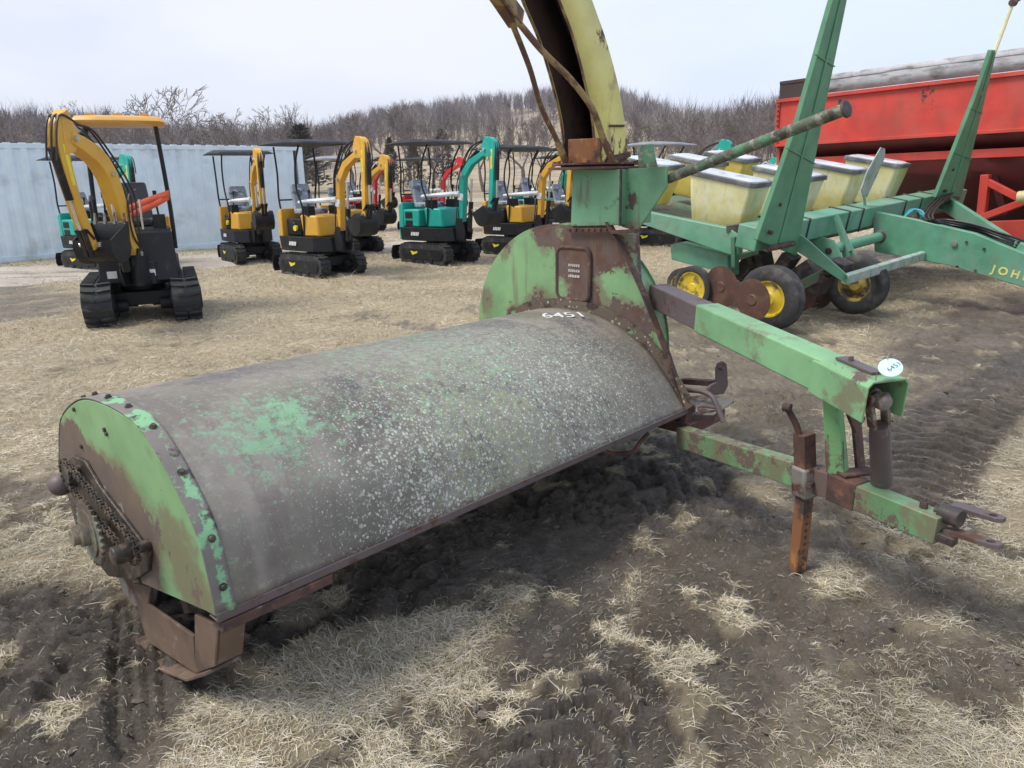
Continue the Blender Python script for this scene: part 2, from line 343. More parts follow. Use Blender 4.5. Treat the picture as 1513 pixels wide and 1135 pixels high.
# ---------------------------------------------------------------- dry grass
def grass(name,n,y0,y1,base_w,seed,len_rng,lay,strawlim=1.0):
    g=np.random.default_rng(seed)
    yy=np.exp(g.uniform(np.log(y0),np.log(y1),n)); xx=(g.uniform(-.80,.80,n))*(yy+.25)
    m=mudmask(xx,yy); cl=fbm(xx,yy,9,3,71); keep=g.random(n)<np.clip((1-m*1.12)*(.12+1.5*sst(cl,.36,.6)),.06,1)
    xx,yy,m=xx[keep],yy[keep],m[keep]; n=len(xx); z=height(xx,yy,m)
    d=np.hypot(xx,yy); w=np.maximum(base_w,d*.00030)*g.uniform(.7,1.35,n)
    Ln=g.uniform(*len_rng,n)*(1+.05*d)*(1-.45*m)
    fl=fbm(xx,yy,1.2,3,72)*9; ang=np.where(g.random(n)<.55,fl+g.normal(0,.7,n),g.uniform(0,2*np.pi,n))
    el=np.clip(g.normal(lay,.30,n),.02,1.3); Ln=Ln*np.where(g.random(n)<.12,1.9,1); K=4
    pts=[];px,py,pz=xx.copy(),yy.copy(),z+.002; a=ang.copy(); e=el.copy(); st=Ln/(K-1); curl=g.normal(0,.34,n); de=g.uniform(.25,.7,n)
    for k in range(K):
        pts.append((px.copy(),py.copy(),pz.copy()))
        px=px+np.cos(a)*np.cos(e)*st;py=py+np.sin(a)*np.cos(e)*st;pz=pz+np.sin(e)*st; a=a+curl; e=e-de
        pz=np.maximum(pz,z+.003+.006*g.random(n))
    vs=np.zeros((n,K*2,3),np.float32); sx,sy=-np.sin(ang),np.cos(ang); tw=g.uniform(-.8,.8,n)
    for k in range(K):
        ww=w*(1,1,.8,.15)[k]*.5; p=pts[k]
        for j,sg in((0,-1),(1,1)):
            vs[:,k*2+j,0]=p[0]+sx*ww*sg;vs[:,k*2+j,1]=p[1]+sy*ww*sg;vs[:,k*2+j,2]=p[2]+ww*sg*tw
    base=(np.arange(n)*K*2)[:,None]; q=np.concatenate([base+np.array([k*2,k*2+1,k*2+3,k*2+2]) for k in range(K-1)],1).astype(np.int32)
    me=bpy.data.meshes.new(name); me.vertices.add(n*K*2); me.vertices.foreach_set('co',vs.ravel()); me.loops.add(q.size); me.loops.foreach_set('vertex_index',q.ravel())
    me.polygons.add(q.size//4); me.polygons.foreach_set('loop_start',np.arange(0,q.size,4,dtype=np.int32)); me.update(calc_edges=True); me.polygons.foreach_set('use_smooth',[True]*(q.size//4))
    pal=np.array([(.66,.57,.40),(.56,.48,.33),(.82,.75,.60),(.60,.56,.48),(.36,.29,.18),(.32,.34,.16)]); c=pal[g.choice(6,n,p=[.3,.24,.18,.15,.1,.03])]
    v=(.50+.62*fbm(xx,yy,2.5,3,73))[:,None]*g.uniform(.8,1.15,(n,1)); dirt=sst(m,.2,.8)[:,None]; c=c*v*(1-dirt*.42)
    cc=np.ones((n,K*2,4),np.float32); cc[:,:,:3]=c[:,None,:]; at=me.color_attributes.new('hue','FLOAT_COLOR','POINT'); at.data.foreach_set('color',cc.ravel())
    me.materials.append(MATS['straw']); o=bpy.data.objects.new(name,me); COL.objects.link(o); return tag(o,kind='stuff')
sm=bpy.data.materials.new('straw'); sm.use_nodes=True; nt=sm.node_tree; a=nt.nodes.new('ShaderNodeAttribute'); a.attribute_name='hue'; bb=nt.nodes['Principled BSDF']; nt.links.new(a.outputs['Color'],bb.inputs['Base Color']); bb.inputs['Roughness'].default_value=.7; bb.inputs['Specular IOR Level'].default_value=.3; MATS['straw']=sm
g1=grass('dry_grass',int(520000),1.0,5.0,.0015,11,(.018,.055),.22)
tag(g1,'matted short straw coloured winter grass around the mud','grass')
g2=grass('field_grass',int(230000),4.8,26,.0015,12,(.035,.07),.5)
tag(g2,'short pale dead grass of the open field behind the chopper','grass')
# mud clods, small lumps lying on the churned soil
g=np.random.default_rng(5); cm=MB(); ic=bmesh.new(); bmesh.ops.create_icosphere(ic,subdivisions=1,radius=1); iv=[v.co.copy() for v in ic.verts]; jf=[tuple(v.index for v in f.verts) for f in ic.faces]
cy=np.exp(g.uniform(np.log(1.1),np.log(8),9000)); cx=g.uniform(-.75,.75,9000)*(cy+.3); cmk=mudmask(cx,cy); kp=(cmk>.55)&(fbm(cx,cy,3,3,81)>.5); cx,cy,cmk=cx[kp][:260],cy[kp][:260],cmk[kp][:260]; cz=height(cx,cy,cmk)
for x_,y_,z_ in zip(cx,cy,cz):
    s=float(g.gamma(2,.0038))+.003; s=min(s,.016); sc=[s*g.uniform(.7,1.5),s*g.uniform(.7,1.5),s*g.uniform(.5,.9)]
    cm.add([V((x_+v.x*sc[0]*g.uniform(.75,1.2),y_+v.y*sc[1]*g.uniform(.75,1.2),z_+v.z*sc[2]*g.uniform(.75,1.2)+s*.15)) for v in iv],jf)
mk('mud_clod',(.12,.098,.08),.9,layers=[dict(c=(.08,.066,.055),s=14,t=.55,w=.08)],bump=.8,bscale=120,bdist=.004)
tag(cm.build('mud_clods','mud_clod',smooth=50,rec=False),'loose clods of dark mud scattered over the churned soil','mud',kind='stuff')
# ================================================================== FLAIL CHOPPER (foreground)
ZB=.43; A_=G(325,908,ZB); B_=G(1015,605,ZB); LL=(B_-A_).length; u_=(B_-A_).normalized(); w_=V((-u_.y,u_.x,0))
MO=V((A_.x,A_.y,0)); MF=Frame(MO,Matrix((u_,w_,V((0,0,1)))).transposed())
P=lambda px,py,ax,val: MF.pl(px,py,ax,val)
W=lambda px,py,y: MF.wy(px,py,y)
gp=P(410,620,2,.85); gp2=P(470,600,2,.86); gp3=P(350,665,2,.8); gp4=P(250,650,2,.78); gp5=P(740,520,2,.87); gp6=P(640,560,2,.86)
GRN=(.185,.34,.16); GRN2=(.19,.42,.20)
lich=(.50,.51,.45)
mk('hood_paint',(.180,.160,.130),.62,vary=.2,vscale=2.5,layers=[
 dict(c=(.10,.083,.086),s=3,t=.57,w=.07,a=.8),
 dict(c=(.27,.235,.205),s=5,t=.58,w=.08,a=.7,st=(1,.5,.5)),
 dict(c=(.15,.115,.10),s=16,d=4,t=.60,w=.06,a=.45,st=(1,.12,.12)),
 dict(c=(.19,.41,.21),c2=(.24,.45,.27),s=13,d=9,rg=.78,t=.66,w=.05,a=.85,bias=[(gp,.26,.14),(gp2,.22,.10),(gp3,.22,.10),(gp4,.20,.14),(gp5,.40,.11),(gp6,.42,.10)],r=.5),
 dict(c=(.17,.33,.19),c2=(.22,.36,.24),s=30,d=9,rg=.8,t=.66,w=.05,a=.8,o=4,bias=[((1.3,.6,.87),1.3,.13),(gp,.5,.08),(gp3,.4,.08)]),
 dict(c=(.30,.31,.27),s=40,d=8,rg=.8,t=.57,w=.05,a=.5,bias=[((1.35,.25,.7),.95,.10),((1.9,.4,.75),.8,.06)]),
 dict(c=(.31,.33,.16),s=26,d=9,rg=.75,t=.68,w=.09,a=.5,bias=[((1.2,.15,.6),.9,.18)]),
 dict(c=(.50,.52,.45),vor=1,s=30,t=1.05,w=.06,a=.6,bias=[((1.2,.15,.62),1.2,.38),((2.0,.2,.6),1.0,.26),((.65,.1,.55),.7,.34)],r=.9),
 dict(c=(.60,.61,.53),vor=1,s=72,t=.98,w=.06,a=.75,o=3,bias=[((1.3,.15,.62),1.3,.48),((2.1,.2,.6),1.1,.36),((.65,.1,.55),.7,.40)],r=.9),
 dict(c=(.46,.48,.40),vor=1,s=115,t=.87,w=.07,a=.65,o=5,bias=[((1.3,.2,.65),1.5,.46),((2.2,.3,.65),1.1,.34),((.65,.15,.55),.8,.34)],r=.9),
 dict(c=(.13,.085,.065),s=11,d=8,t=.70,w=.07,a=.6,grad=[(2,.50,.42,.12)])],bump=.25,bscale=55,bdist=.004)
def greenpaint(name,col=GRN,t=.62,bias=(),grad=(),extra=(),rust=RUST,rough=.5,s=5,**k):
    return mk(name,col,rough,layers=[dict(c=tuple(c*1.35 for c in col),s=3,t=.55,w=.12,a=.5),
      dict(c=(.17,.13,.085),s=s*.8,d=8,rg=.7,t=t-.015,w=.06,a=.75,bias=list(bias),grad=list(grad)),
      dict(c=rust,c2=(.12,.088,.075),s=s,d=10,rg=.76,t=t+.04,w=.010,bias=list(bias),grad=list(grad),r=.85),
      dict(c=(.06,.05,.04),s=45,t=.70,w=.03,a=.8),*extra],bump=.15,bscale=60,bdist=.003,**k)
# colours of each bare or painted steel part
ctr=P(150,760,0,0)
greenpaint('end_paint',t=.66,s=3,bias=[(P(125,735,0,0),.50,.42),(P(205,790,0,0),.36,.42),(P(165,730,0,0),.34,.34),(P(265,800,0,0),.22,.2),(P(300,890,0,0),.2,.2),(P(115,650,0,0),.14,.24),(P(215,855,0,0),.2,.3)],rust=(.15,.115,.08),
  extra=[dict(c=(.40,.38,.33),s=22,d=8,t=.74,w=.05,a=.75,bias=[(P(170,760,0,0),.25,.22),(P(250,800,0,0),.12,.12)])])
greenpaint('housing_paint',t=.66,s=5,grad=[(2,1.29,1.36,.13)],bias=[(P(872,350,0,LL),0.374,0.340),(P(900,335,0,LL),0.272,0.200),(P(846,405,0,LL),0.289,0.160),(P(800,342,0,LL),0.170,0.260),(P(750,362,0,LL),0.136,0.240),(P(716,440,0,LL),0.119,0.240),(P(950,540,0,LL),0.340,0.260),(P(910,480,0,LL),0.289,0.280),(P(860,455,0,LL),0.221,0.320),(P(800,458,0,LL),0.221,0.300),(P(760,470,0,LL),0.170,0.250),(P(985,590,0,LL),0.340,0.300),(P(930,400,0,LL),0.119,0.180),(P(955,470,0,LL),0.136,0.180)],
  extra=[dict(c=(.16,.12,.08),s=10,t=.60,w=.08,a=.6,st=(1,1.6,.12),bias=[(P(890,365,0,LL),.25,.08)]),dict(c=(.42,.40,.32),vor=1,s=38,t=.84,w=.06,a=.8,bias=[(P(930,500,0,LL),.35,.35)])])
greenpaint('tower_paint',col=(.125,.29,.165),t=.66,s=5,grad=[(2,1.42,1.30,.2)],extra=[dict(c=(.12,.085,.065),s=9,t=.62,w=.08,a=.7,st=(1,1.8,.15),bias=[(P(860,290,0,LL),.12,.12)]),dict(c=(.09,.06,.05),s=11,t=.66,w=.04,bias=[(P(935,300,0,LL+.05),.09,.25)])])
greenpaint('tube_paint',col=(.185,.37,.185),t=.61,s=7,bias=[(W(1285,560,2.5),.22,.12),(W(1000,450,3.9),.35,.5)],rust=(.10,.08,.07))
greenpaint('bar_paint',col=(.13,.27,.13),t=.50,s=7,bias=[(W(1220,730,2.75),.16,.3)],rust=(.13,.085,.065))
mk('rust_steel',RUST,.85,layers=[dict(c=RUSTD,s=9,t=.52,w=.08),dict(c=(.19,.10,.06),s=14,t=.6,w=.05,a=.8),dict(c=(.24,.21,.18),s=30,t=.68,w=.04,a=.7)],bump=.4,bscale=80,bdist=.003)
mk('rust_orange',(.20,.085,.035),.85,layers=[dict(c=RUSTD,s=7,t=.56,w=.06),dict(c=(.36,.16,.05),s=20,t=.58,w=.06,st=(1,1,.5))],bump=.4,bscale=80,bdist=.003)
mk('purple_steel',(.135,.105,.105),.55,.2,layers=[dict(c=RUST,s=12,t=.6,w=.05),dict(c=(.3,.28,.27),s=34,t=.68,w=.04,a=.7)],bump=.2,bscale=90,bdist=.002)
mk('grey_steel',(.24,.225,.20),.6,.3,layers=[dict(c=RUST,s=10,t=.55,w=.06),dict(c=(.36,.34,.30),s=25,t=.62,w=.05,a=.7)],bump=.3,bscale=90,bdist=.002)
mk('dark_steel',(.05,.042,.04),.6,.2,layers=[dict(c=(.11,.085,.07),s=12,t=.55,w=.06)],bump=.3,bscale=90,bdist=.002)
mk('grease',(.05,.043,.038),.45,.2,layers=[dict(c=(.15,.11,.08),s=22,t=.54,w=.06,a=.8),dict(c=(.28,.26,.22),s=60,t=.66,w=.05)],bump=.3,bscale=120,bdist=.002)
mk('brown_shoe',(.17,.115,.078),.75,layers=[dict(c=(.10,.065,.05),s=6,t=.55,w=.1),dict(c=(.27,.22,.17),s=18,t=.64,w=.06,a=.7)],bump=.25,bscale=60,bdist=.003)
mk('spout_yellow',(.64,.57,.17),.6,layers=[dict(c=(.72,.67,.28),s=2,t=.5,w=.1,a=.6),dict(c=(.40,.30,.12),s=8,t=.63,w=.05,a=.8,st=(1,1,.5),grad=[(2,1.98,1.75,.08)]),
  dict(c=RUST,s=7,d=9,rg=.75,t=.67,w=.02,st=(1.6,1,.7),grad=[(2,1.95,1.72,.16)],bias=[(P(885,55,1,.67),.16,.17),(P(890,160,1,.67),.10,.1),(P(905,35,1,.67),.05,.25)],r=.9)],bump=.2,bscale=50,bdist=.003)
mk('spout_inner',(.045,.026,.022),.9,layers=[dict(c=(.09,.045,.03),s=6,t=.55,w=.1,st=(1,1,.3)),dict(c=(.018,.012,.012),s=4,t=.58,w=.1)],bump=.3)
mk('rod_yellow',(.30,.21,.085),.7,layers=[dict(c=(.12,.06,.035),s=9,t=.48,w=.06),dict(c=(.46,.38,.16),s=12,t=.64,w=.05,a=.7)],bump=.3,bscale=80,bdist=.002)
mk('mossy_pipe',(.10,.12,.085),.8,layers=[dict(c=(.08,.22,.12),s=6,t=.56,w=.05),dict(c=(.28,.27,.22),s=26,t=.56,w=.05,a=.8),dict(c=(.06,.05,.04),s=14,t=.6,w=.05)],bump=.5,bscale=70,bdist=.004)
mk('rubber',(.028,.028,.029),.75,layers=[dict(c=(.07,.065,.06),s=9,t=.56,w=.1,a=.7)],bump=.2,bscale=80,bdist=.002)
mk('chalk',(.62,.64,.64),.95,layers=[dict(c=(.35,.34,.34),s=70,t=.6,w=.06)])
mk('tag_card',(.50,.68,.69),.6,vary=.04); mk('ink',(.02,.02,.03),.6)
CH_=empty('flail_chopper',MF.mat()); tag(CH_,'rusty green flail chopper with a long arched hood and a tall yellow discharge spout','farm implement')
# profile of the hood (y,z) at the left end, read across the arch
pr=[(0,.43)]+[(P(px,py,0,0).y,P(px,py,0,0).z) for px,py in [(300,800),(270,730),(235,665),(200,620),(150,592),(120,590)]]+[(P(97,612,0,0).y,P(97,612,0,0).z),(P(92,640,0,0).y,P(92,640,0,0).z),(P(92,690,0,0).y,P(92,690,0,0).z)]
prs=[(q.x,q.y) for q in spline([V((a,b,0)) for a,b in pr],5)]
prr=[(0,.43)]+[(P(px,py,0,LL).y,P(px,py,0,LL).z) for px,py in [(990,562),(962,522),(922,487),(882,466),(852,459),(822,455)]]; yl=prr[-1][0]; prr+=[(yl+.22,.82),(yl+.38,.70),(yl+.44,.52)]
prsR=[(q.x,q.y) for q in spline([V((a,b,0)) for a,b in prr],5)]
def pmix(x,k):
    f=min(1,max(0,x/LL)); f=f*f*(3-2*f)*.35+f*.65; return (prs[k][0]*(1-f)+prsR[k][0]*f, prs[k][1]*(1-f)+prsR[k][1]*f)
def hoodpt(x,k,off=0):
    y,z=pmix(x,k); a=pmix(x,max(k-1,0)); b=pmix(x,min(k+1,len(prs)-1)); t=V((0,b[0]-a[0],b[1]-a[1])).normalized(); n=V((0,-t.z,t.y))
    dent=.006*(float(fbm(np.array([x*1.3]),np.array([k*.12]),1.6,3,90)[0])-.5)*2*math.sin(math.pi*min(1,max(0,x/LL)))
    return V((x,y,z))+n*(off+dent)
NP=len(prs); h=MB(); rows=[[hoodpt(LL*i/60,k) for k in range(NP)] for i in range(61)]
h.sheet(rows); hood=h.build('hood','hood_paint',CH_,smooth=60,solid=.006)
# near-left rim with its bolt heads
rm=MB(); rows=[[hoodpt(x,k,.005 if 0<x<.06 else .001) for k in range(NP)] for x in (-.012,-.010,.0,.04,.047)]; rm.sheet(rows)
mk('rim_paint',(.17,.15,.135),.55,layers=[dict(c=(.20,.42,.22),s=9,d=8,rg=.7,t=.625,w=.03,grad=[(0,.008,.02,.09),(0,.045,.030,.06)]),dict(c=RUSTD,s=11,t=.62,w=.04)],bump=.2)
rim=rm.build('hood_rim','rim_paint',CH_,smooth=60,solid=.005)
for px,py in [(122,588),(143,588),(165,601),(193,630),(225,675),(258,733),(293,804),(316,853)]:
    q=P(px,py,0,.02); k=min(range(NP),key=lambda i:(prs[i][0]-q.y)**2+(prs[i][1]-q.z)**2); c=hoodpt(.022,k,.006); n=(hoodpt(.022,k,1)-hoodpt(.022,k,0)).normalized()
    MB().lathe([(.001,.008),(.006,.008),(.0085,.004),(.0085,0),(.012,0),(.012,-.003)],c+n*.003,n,6 if 0 else 10).build('bolt','dark_steel',CH_)
# end plate
ep=[V((-.004,y,z-.004)) for y,z in prs]+[P(px,py,0,-.004) for px,py in [(98,722),(120,775),(160,845),(215,862),(308,902)]]
MB().ext(ep,(-.007,0,0)).build('end_plate','end_paint',CH_,bev=.003)
for px,py in [(110,605),(158,641),(121,660),(155,635),(207,858)]: q=P(px,py,0,-.012); MB().cyl(q,(1,0,0),.008,.012,8).build('rivet','dark_steel',CH_)
# lower lip under the front edge and front corner bracket
lip=MB(); lip.bx(-.01,LL,-.006,.004,.408,.436); lip.bx(-.01,LL,.004,.05,.408,.414); lip.build('front_lip','purple_steel',CH_,bev=.002)
br_=MB(); br_.bar((.0,-.004,.39),(.36,-.004,.39),.014,.03); br_.bx(0,.32,.0,.06,.368,.376); br_.build('lip_bracket','rust_steel',CH_,bev=.002)
# skid shoe: front strap, bottom runner, inner side plate
sk=MB(); f1=P(318,915,0,.03);
sk.ext([P(287,908,0,.02),P(322,925,0,.02),P(318,985,0,.02),P(288,996,0,.02)],(.012,0,0))
sk.ext([P(322,925,0,.02),P(318,985,0,.02),P(318,985,0,.02)+V((.09,0,0)),P(322,925,0,.02)+V((.09,0,0))],(0,.010,0))
sk.ext([P(195,862,0,.03),P(205,905,0,.03),P(217,948,0,.03),P(290,996,0,.03),P(285,940,0,.03),P(218,893,0,.03),P(222,868,0,.03)],(.012,0,0))
skp=[P(212,940,0,.03),P(222,962,0,.03),P(250,985,0,.03),P(288,999,0,.03),P(316,990,0,.03)]
for a,b in zip(skp[:-1],skp[1:]): sk.bar(a+V((.03,0,0)),b+V((.03,0,0)),.12,.012)
sk.build('skid_shoe','brown_shoe',CH_,bev=.003)
sk2=MB(); sh=[P(px,py,0,-.002) for px,py in [(148,845),(160,880),(178,905),(200,905),(205,880),(190,850)]]; sk2.ext([q+V((.05,0,0)) for q in sh],(.02,0,0)); sk2.build('rear_skid','grey_steel',CH_,bev=.004)
# chain drive on the end plate
X0=-.03; dk_=P(137,786,0,-.07)
gb=MB(); gb.ext([P(px,py,0,-.012) for px,py in [(98,690),(112,672),(130,680),(150,715),(200,780),(226,815),(224,842),(205,855),(165,850),(125,800),(108,745)]],(-.012,0,0)); gb.build('bearing_plate','grease',CH_,bev=.003)
sp_=MB()
def sprocket(mb,c,r,n,t=.012):
    pts=[]
    for i in range(n):
        for rr,dd in((.93,0),(1.04,.3),(1.04,.5),(.93,.8)):
            th=2*math.pi*(i+dd)/n; pts.append(c+V((0,math.cos(th)*r*rr,math.sin(th)*r*rr)))
    mb.ext(pts,(-t,0,0))
sprocket(sp_,dk_,.115,28); sp_.cyl(dk_+V((-.012,0,0)),(1,0,0),.085,.012,24); sp_.lathe([(.04,0),(.04,.03),(.028,.034),(.028,.055),(.014,.056)],dk_+V((-.012,0,0)),(-1,0,0),16); sp_.cyl(dk_+V((.03,0,0)),(1,0,0),.02,.06,12)
mk('disc_green_grey',(.17,.19,.14),.6,layers=[dict(c=(.10,.075,.055),s=8,t=.5,w=.08),dict(c=(.27,.18,.13),s=9,t=.6,w=.06)],bump=.3)
sp_.build('large_sprocket','disc_green_grey',CH_,bev=.0015)
s2c=P(198,812,0,-.06); s3c=P(101,697,0,-.06)
a=MB(); sprocket(a,s2c,.042,12); a.lathe([(.026,0),(.03,.008),(.03,.05),(.022,.054),(.001,.054)],s2c+V((-.012,0,0)),(-1,0,0),16); a.cyl(s2c+V((.03,0,0)),(1,0,0),.018,.06,12); a.build('small_sprocket','grease',CH_,bev=.0015)
a=MB(); sprocket(a,s3c,.045,12); a.cyl(s3c+V((.03,0,0)),(1,0,0),.018,.06,12); a.build('top_sprocket','grease',CH_,bev=.0015)
bc=P(90,716,0,-.07); a=MB(); a.lathe([(.001,.042)]+[(.042*math.cos(t),.042*math.sin(t)) for t in [1.3,1.0,.7,.4,0,-.4,-.8]]+[(.02,-.06)],bc,(-1,0,0),20); a.build('bearing_cap','purple_steel',CH_)
def loop_path(c1,r1,c2,r2,n=14):
    d=V((0,c2.y-c1.y,c2.z-c1.z)); D=d.length; d.normalize(); nrm=V((0,-d.z,d.y)); be=math.asin((r1-r2)/D); out=[]
    for c,r,t0,t1 in((c1,r1,math.pi/2-be,3*math.pi/2+be),(c2,r2,-math.pi/2+be,math.pi/2-be)):
        for i in range(n): t=t0+(t1-t0)*i/(n-1); out.append(V((c1.x,0,0))+V((0,c.y,c.z))+d*(math.cos(t)*r)+nrm*(math.sin(t)*r))
    return out
def chain(path,name):
    pts=path+[path[0]]; seg=[(b-a).length for a,b in zip(pts[:-1],pts[1:])]; T=sum(seg); n=int(T/.019); mb=MB(); pos=[]
    for i in range(n+1):
        s=T*i/n; k=0
        while k<len(seg)-1 and s>seg[k]: s-=seg[k];k+=1
        pos.append(pts[k].lerp(pts[k+1],min(1,s/max(seg[k],1e-6))))
    for i in range(n):
        a,b=pos[i],pos[i+1]; o=.008 if i%2 else .0045
        for sg in(-1,1):
            up=(b-a).cross(V((1,0,0))); mb.bar(a+V((sg*o,0,0)),b+V((sg*o,0,0)),.012,.003,up=(1,0,0))
        mb.cyl(a,(1,0,0),.0045,.022,7)
    return mb.build(name,'grease',CH_)
chain(loop_path(s3c+V((-.006,0,0)),.046,s2c+V((-.006,0,0)),.044),'drive_chain')
# rotor with flails under the hood
rt=MB(); rt.cyl((LL/2,.55,.38),(1,0,0),.09,LL-.04,18)
for i in range(26):
    x=.08+i*(LL-.16)/25
    for k in range(3):
        th=2.1*k+i*.8; d=V((0,math.cos(th),math.sin(th))); c=V((x,.55,.38)); rt.bar(c+d*.08,c+d*.2,.05,.01,up=(1,0,0))
rt.build('flail_rotor','rust_steel',CH_)
# gauge wheel behind the left end
gw=MB(); wc=V((.16,.98,.165))
gw.lathe([(.09,-.06),(.14,-.07),(.16,-.055),(.165,-.04),(.158,-.035),(.165,-.03),(.165,-.012),(.158,-.008),(.158,.008),(.165,.012),(.165,.03),(.158,.035),(.165,.04),(.16,.055),(.14,.07),(.09,.06)],wc,(1,0,0),28,cap=False)
gwo=gw.build('gauge_wheel','rubber',CH_); a=MB(); a.lathe([(.02,-.07),(.02,-.03),(.08,-.02),(.095,-.05),(.095,.05),(.02,.04)],wc,(1,0,0),20); a.build('wheel_hub','rust_orange',gwo)
a=MB(); a.bar(wc+V((-.08,0,0)),wc+V((-.08,-.05,.28)),.012,.05); a.bar(wc+V((.08,0,0)),wc+V((.08,-.05,.28)),.012,.05); a.bar(wc+V((-.09,-.05,.28)),wc+V((.09,-.05,.28)),.05,.012); a.build('wheel_fork','rust_steel',CH_,bev=.002)
# back plate and blower housing
arc=[P(px,py,0,LL+.01) for px,py in [(718,500),(714,470),(712,440),(722,400),(745,370),(790,342),(840,332),(900,330)]]
hs=spline(arc,4)+[P(px,py,0,LL+.01) for px,py in [(925,375),(950,430),(985,520),(1012,604)]]
bot=[V((LL+.01,.3,.36)),V((LL+.01,1.3,.36))]
fp=hs+bot
MB().ext(fp,(.010,0,0)).build('housing_plate','housing_paint',CH_,bev=.002)
dc=V((LL,.9,.68)); DR=.66; HD=.20
dr=MB(); dr.lathe([(DR-.02,.03),(DR,.03),(DR,.035),(DR-.012,.036),(DR-.012,HD-.006),(DR,HD-.005),(DR,HD),(DR-.02,HD)],dc,(1,0,0),64)
dr.build('blower_drum','housing_paint',CH_,bev=0)
fl=MB()
pth=[P(px,py,0,LL) for px,py in [(898,328),(925,375),(950,430),(985,520),(1014,606)]]
for a,b in zip(pth[:-1],pth[1:]): fl.bar(a,b,.05,.008,up=(0,1,1))
fl.build('edge_flange','rust_steel',CH_,bev=.001)
fg=MB(); arcf=[V((LL-.004,*prsR[k])) for k in range(NP)]; 
for (a,b) in zip(arcf[:-1],arcf[1:]):
    a2=hoodpt(LL-.004,arcf.index(a),.022); b2=hoodpt(LL-.004,min(arcf.index(b),NP-1),.022); fg.bar(a2,b2,.012,.04,up=(1,0,0)) if 0 else fg.bar(a2,b2,.014,.07,up=(0,0,1))
mk('flange_moss',(.13,.10,.075),.9,layers=[dict(c=(.42,.42,.34),vor=1,s=42,t=.55,w=.08),dict(c=(.15,.33,.15),s=8,t=.60,w=.03),dict(c=RUSTD,s=16,t=.56,w=.05)],bump=.8,bscale=90,bdist=.006)
fg.build('hood_flange','flange_moss',CH_)
# inspection cover with rounded frame
def rrect(c,hy,hz,r,n=5,x=0):
    out=[]
    for sy,sz,t0 in((1,1,0),(-1,1,1),(-1,-1,2),(1,-1,3)):
        for i in range(n): t=(t0+i/(n-1))*math.pi/2; out.append(V((c.x+x,c.y+sy*(hy-r)+r*math.cos(t),c.z+sz*(hz-r)+r*math.sin(t))))
    return out
cc=P(847,405,0,LL-.0); icv=MB(); o1=rrect(cc,.115,.145,.04); 
fr=MB(); fr.tube(o1,.012,8,closed=True); 
cov=MB().ext(rrect(cc,.11,.14,.04,x=.002),(-.006,0,0)).build('inspection_cover','housing_paint',CH_,bev=.001)
fr.build('cover_frame','rust_steel',cov)
tx=MB()
for r_,(z0,n_) in enumerate(((.03,6),(.0,6),(-.03,7))):
    for i in range(n_): y=cc.y+.035-.07*i/(n_-1)-.01; tx.bx(cc.x-.0075,cc.x-.0045,y-.003,y+.003,cc.z+z0-.008+.02,cc.z+z0+.006+.02)
tx.build('decal_marks','chalk',cov)
# discharge tower
tz0=1.30; a0=P(843,335,0,LL-.005); a1=P(930,333,0,LL-.005); b0=P(846,250,0,LL-.005); b1=P(917,250,0,LL-.005)
tw=MB(); tw.loft([a0,P(915,333,0,LL-.005),P(915,333,0,LL-.005)+V((.30,0,0)),a0+V((.30,0,0))],[b0,b1,b1+V((.30,0,0)),b0+V((.30,0,0))])
tw.build('discharge_tower','tower_paint',CH_,bev=.004); gp_=MB(); gp_.bar(P(917.5,250,0,LL-.008),P(916,334,0,LL-.008),.010,.010,up=(1,0,0)); gp_.build('seam_gap','dark_steel',CH_)
sd=MB(); xx=LL+.05; sd.ext([P(918,335,0,xx),P(918,250,0,xx),P(985,246,0,xx),P(985,276,0,xx),P(941,342,0,xx)],(.012,0,0)); sd.build('side_gusset','tower_paint',CH_,bev=.002)
sb=MB(); sb.ext([P(908,345,0,LL+.02),P(935,345,0,LL+.02),P(940,430,0,LL+.02),P(908,400,0,LL+.02)],(.06,0,0)); sb.build('side_band','tower_paint',CH_,bev=.003)
rl=MB(); rl.bar(P(905,343,0,LL-.015),P(941,341,0,LL-.015),.03,.02); rl.bar(P(838,340,0,LL-.012),P(905,340,0,LL-.012),.012,.022)
for px in range(842,905,9): rl.cyl(P(px,339,0,LL-.02),(1,0,0),.008,.02,8)
rl.build('tower_seam','rust_steel',CH_,bev=.001)
tl=MB(); ze=P(880,250,0,LL).z; cx0=P(880,250,0,LL+.14)
tl.cyl((LL+.13,cx0.y-.02,ze+.006),(0,0,1),.27,.012,36); tl.cyl((LL+.13,cx0.y-.02,ze+.028),(0,0,1),.25,.010,36); tl.cyl((LL+.13,cx0.y-.02,ze+.017),(0,0,1),.2,.02,30)
for i in range(14): th=i*2*math.pi/14; tl.cyl((LL+.13+.235*math.cos(th),cx0.y-.02+.235*math.sin(th),ze+.036),(0,0,1),.011,.014,6)
tl.build('turntable_ring','rust_steel',CH_)
lg=MB(); lg.ext([P(943,248,0,LL-.02),P(942,215,0,LL-.02),P(963,213,0,LL-.02),P(970,247,0,LL-.02)],(.014,0,0)); lg.build('upright_lug','mossy_pipe',CH_,bev=.003)
# spout: open channel, aligned with the machine and curling over the hood
ys0,ys1=.66,.86
inn=[P(px,py,1,ys0) for px,py in [(877,240),(877,197),(870,148),(849,63),(826,0)]]; out_=[P(px,py,1,ys0) for px,py in [(930,244),(923,187),(913,127),(895,60),(874,0)]]
inn=[V((q.x,0,q.z)) for q in inn]+[V((2.04,0,2.72)),V((1.72,0,2.86)),V((1.35,0,2.92))]; out_=[V((q.x,0,q.z)) for q in out_]+[V((2.28,0,2.80)),V((1.86,0,3.04)),V((1.40,0,3.12))]
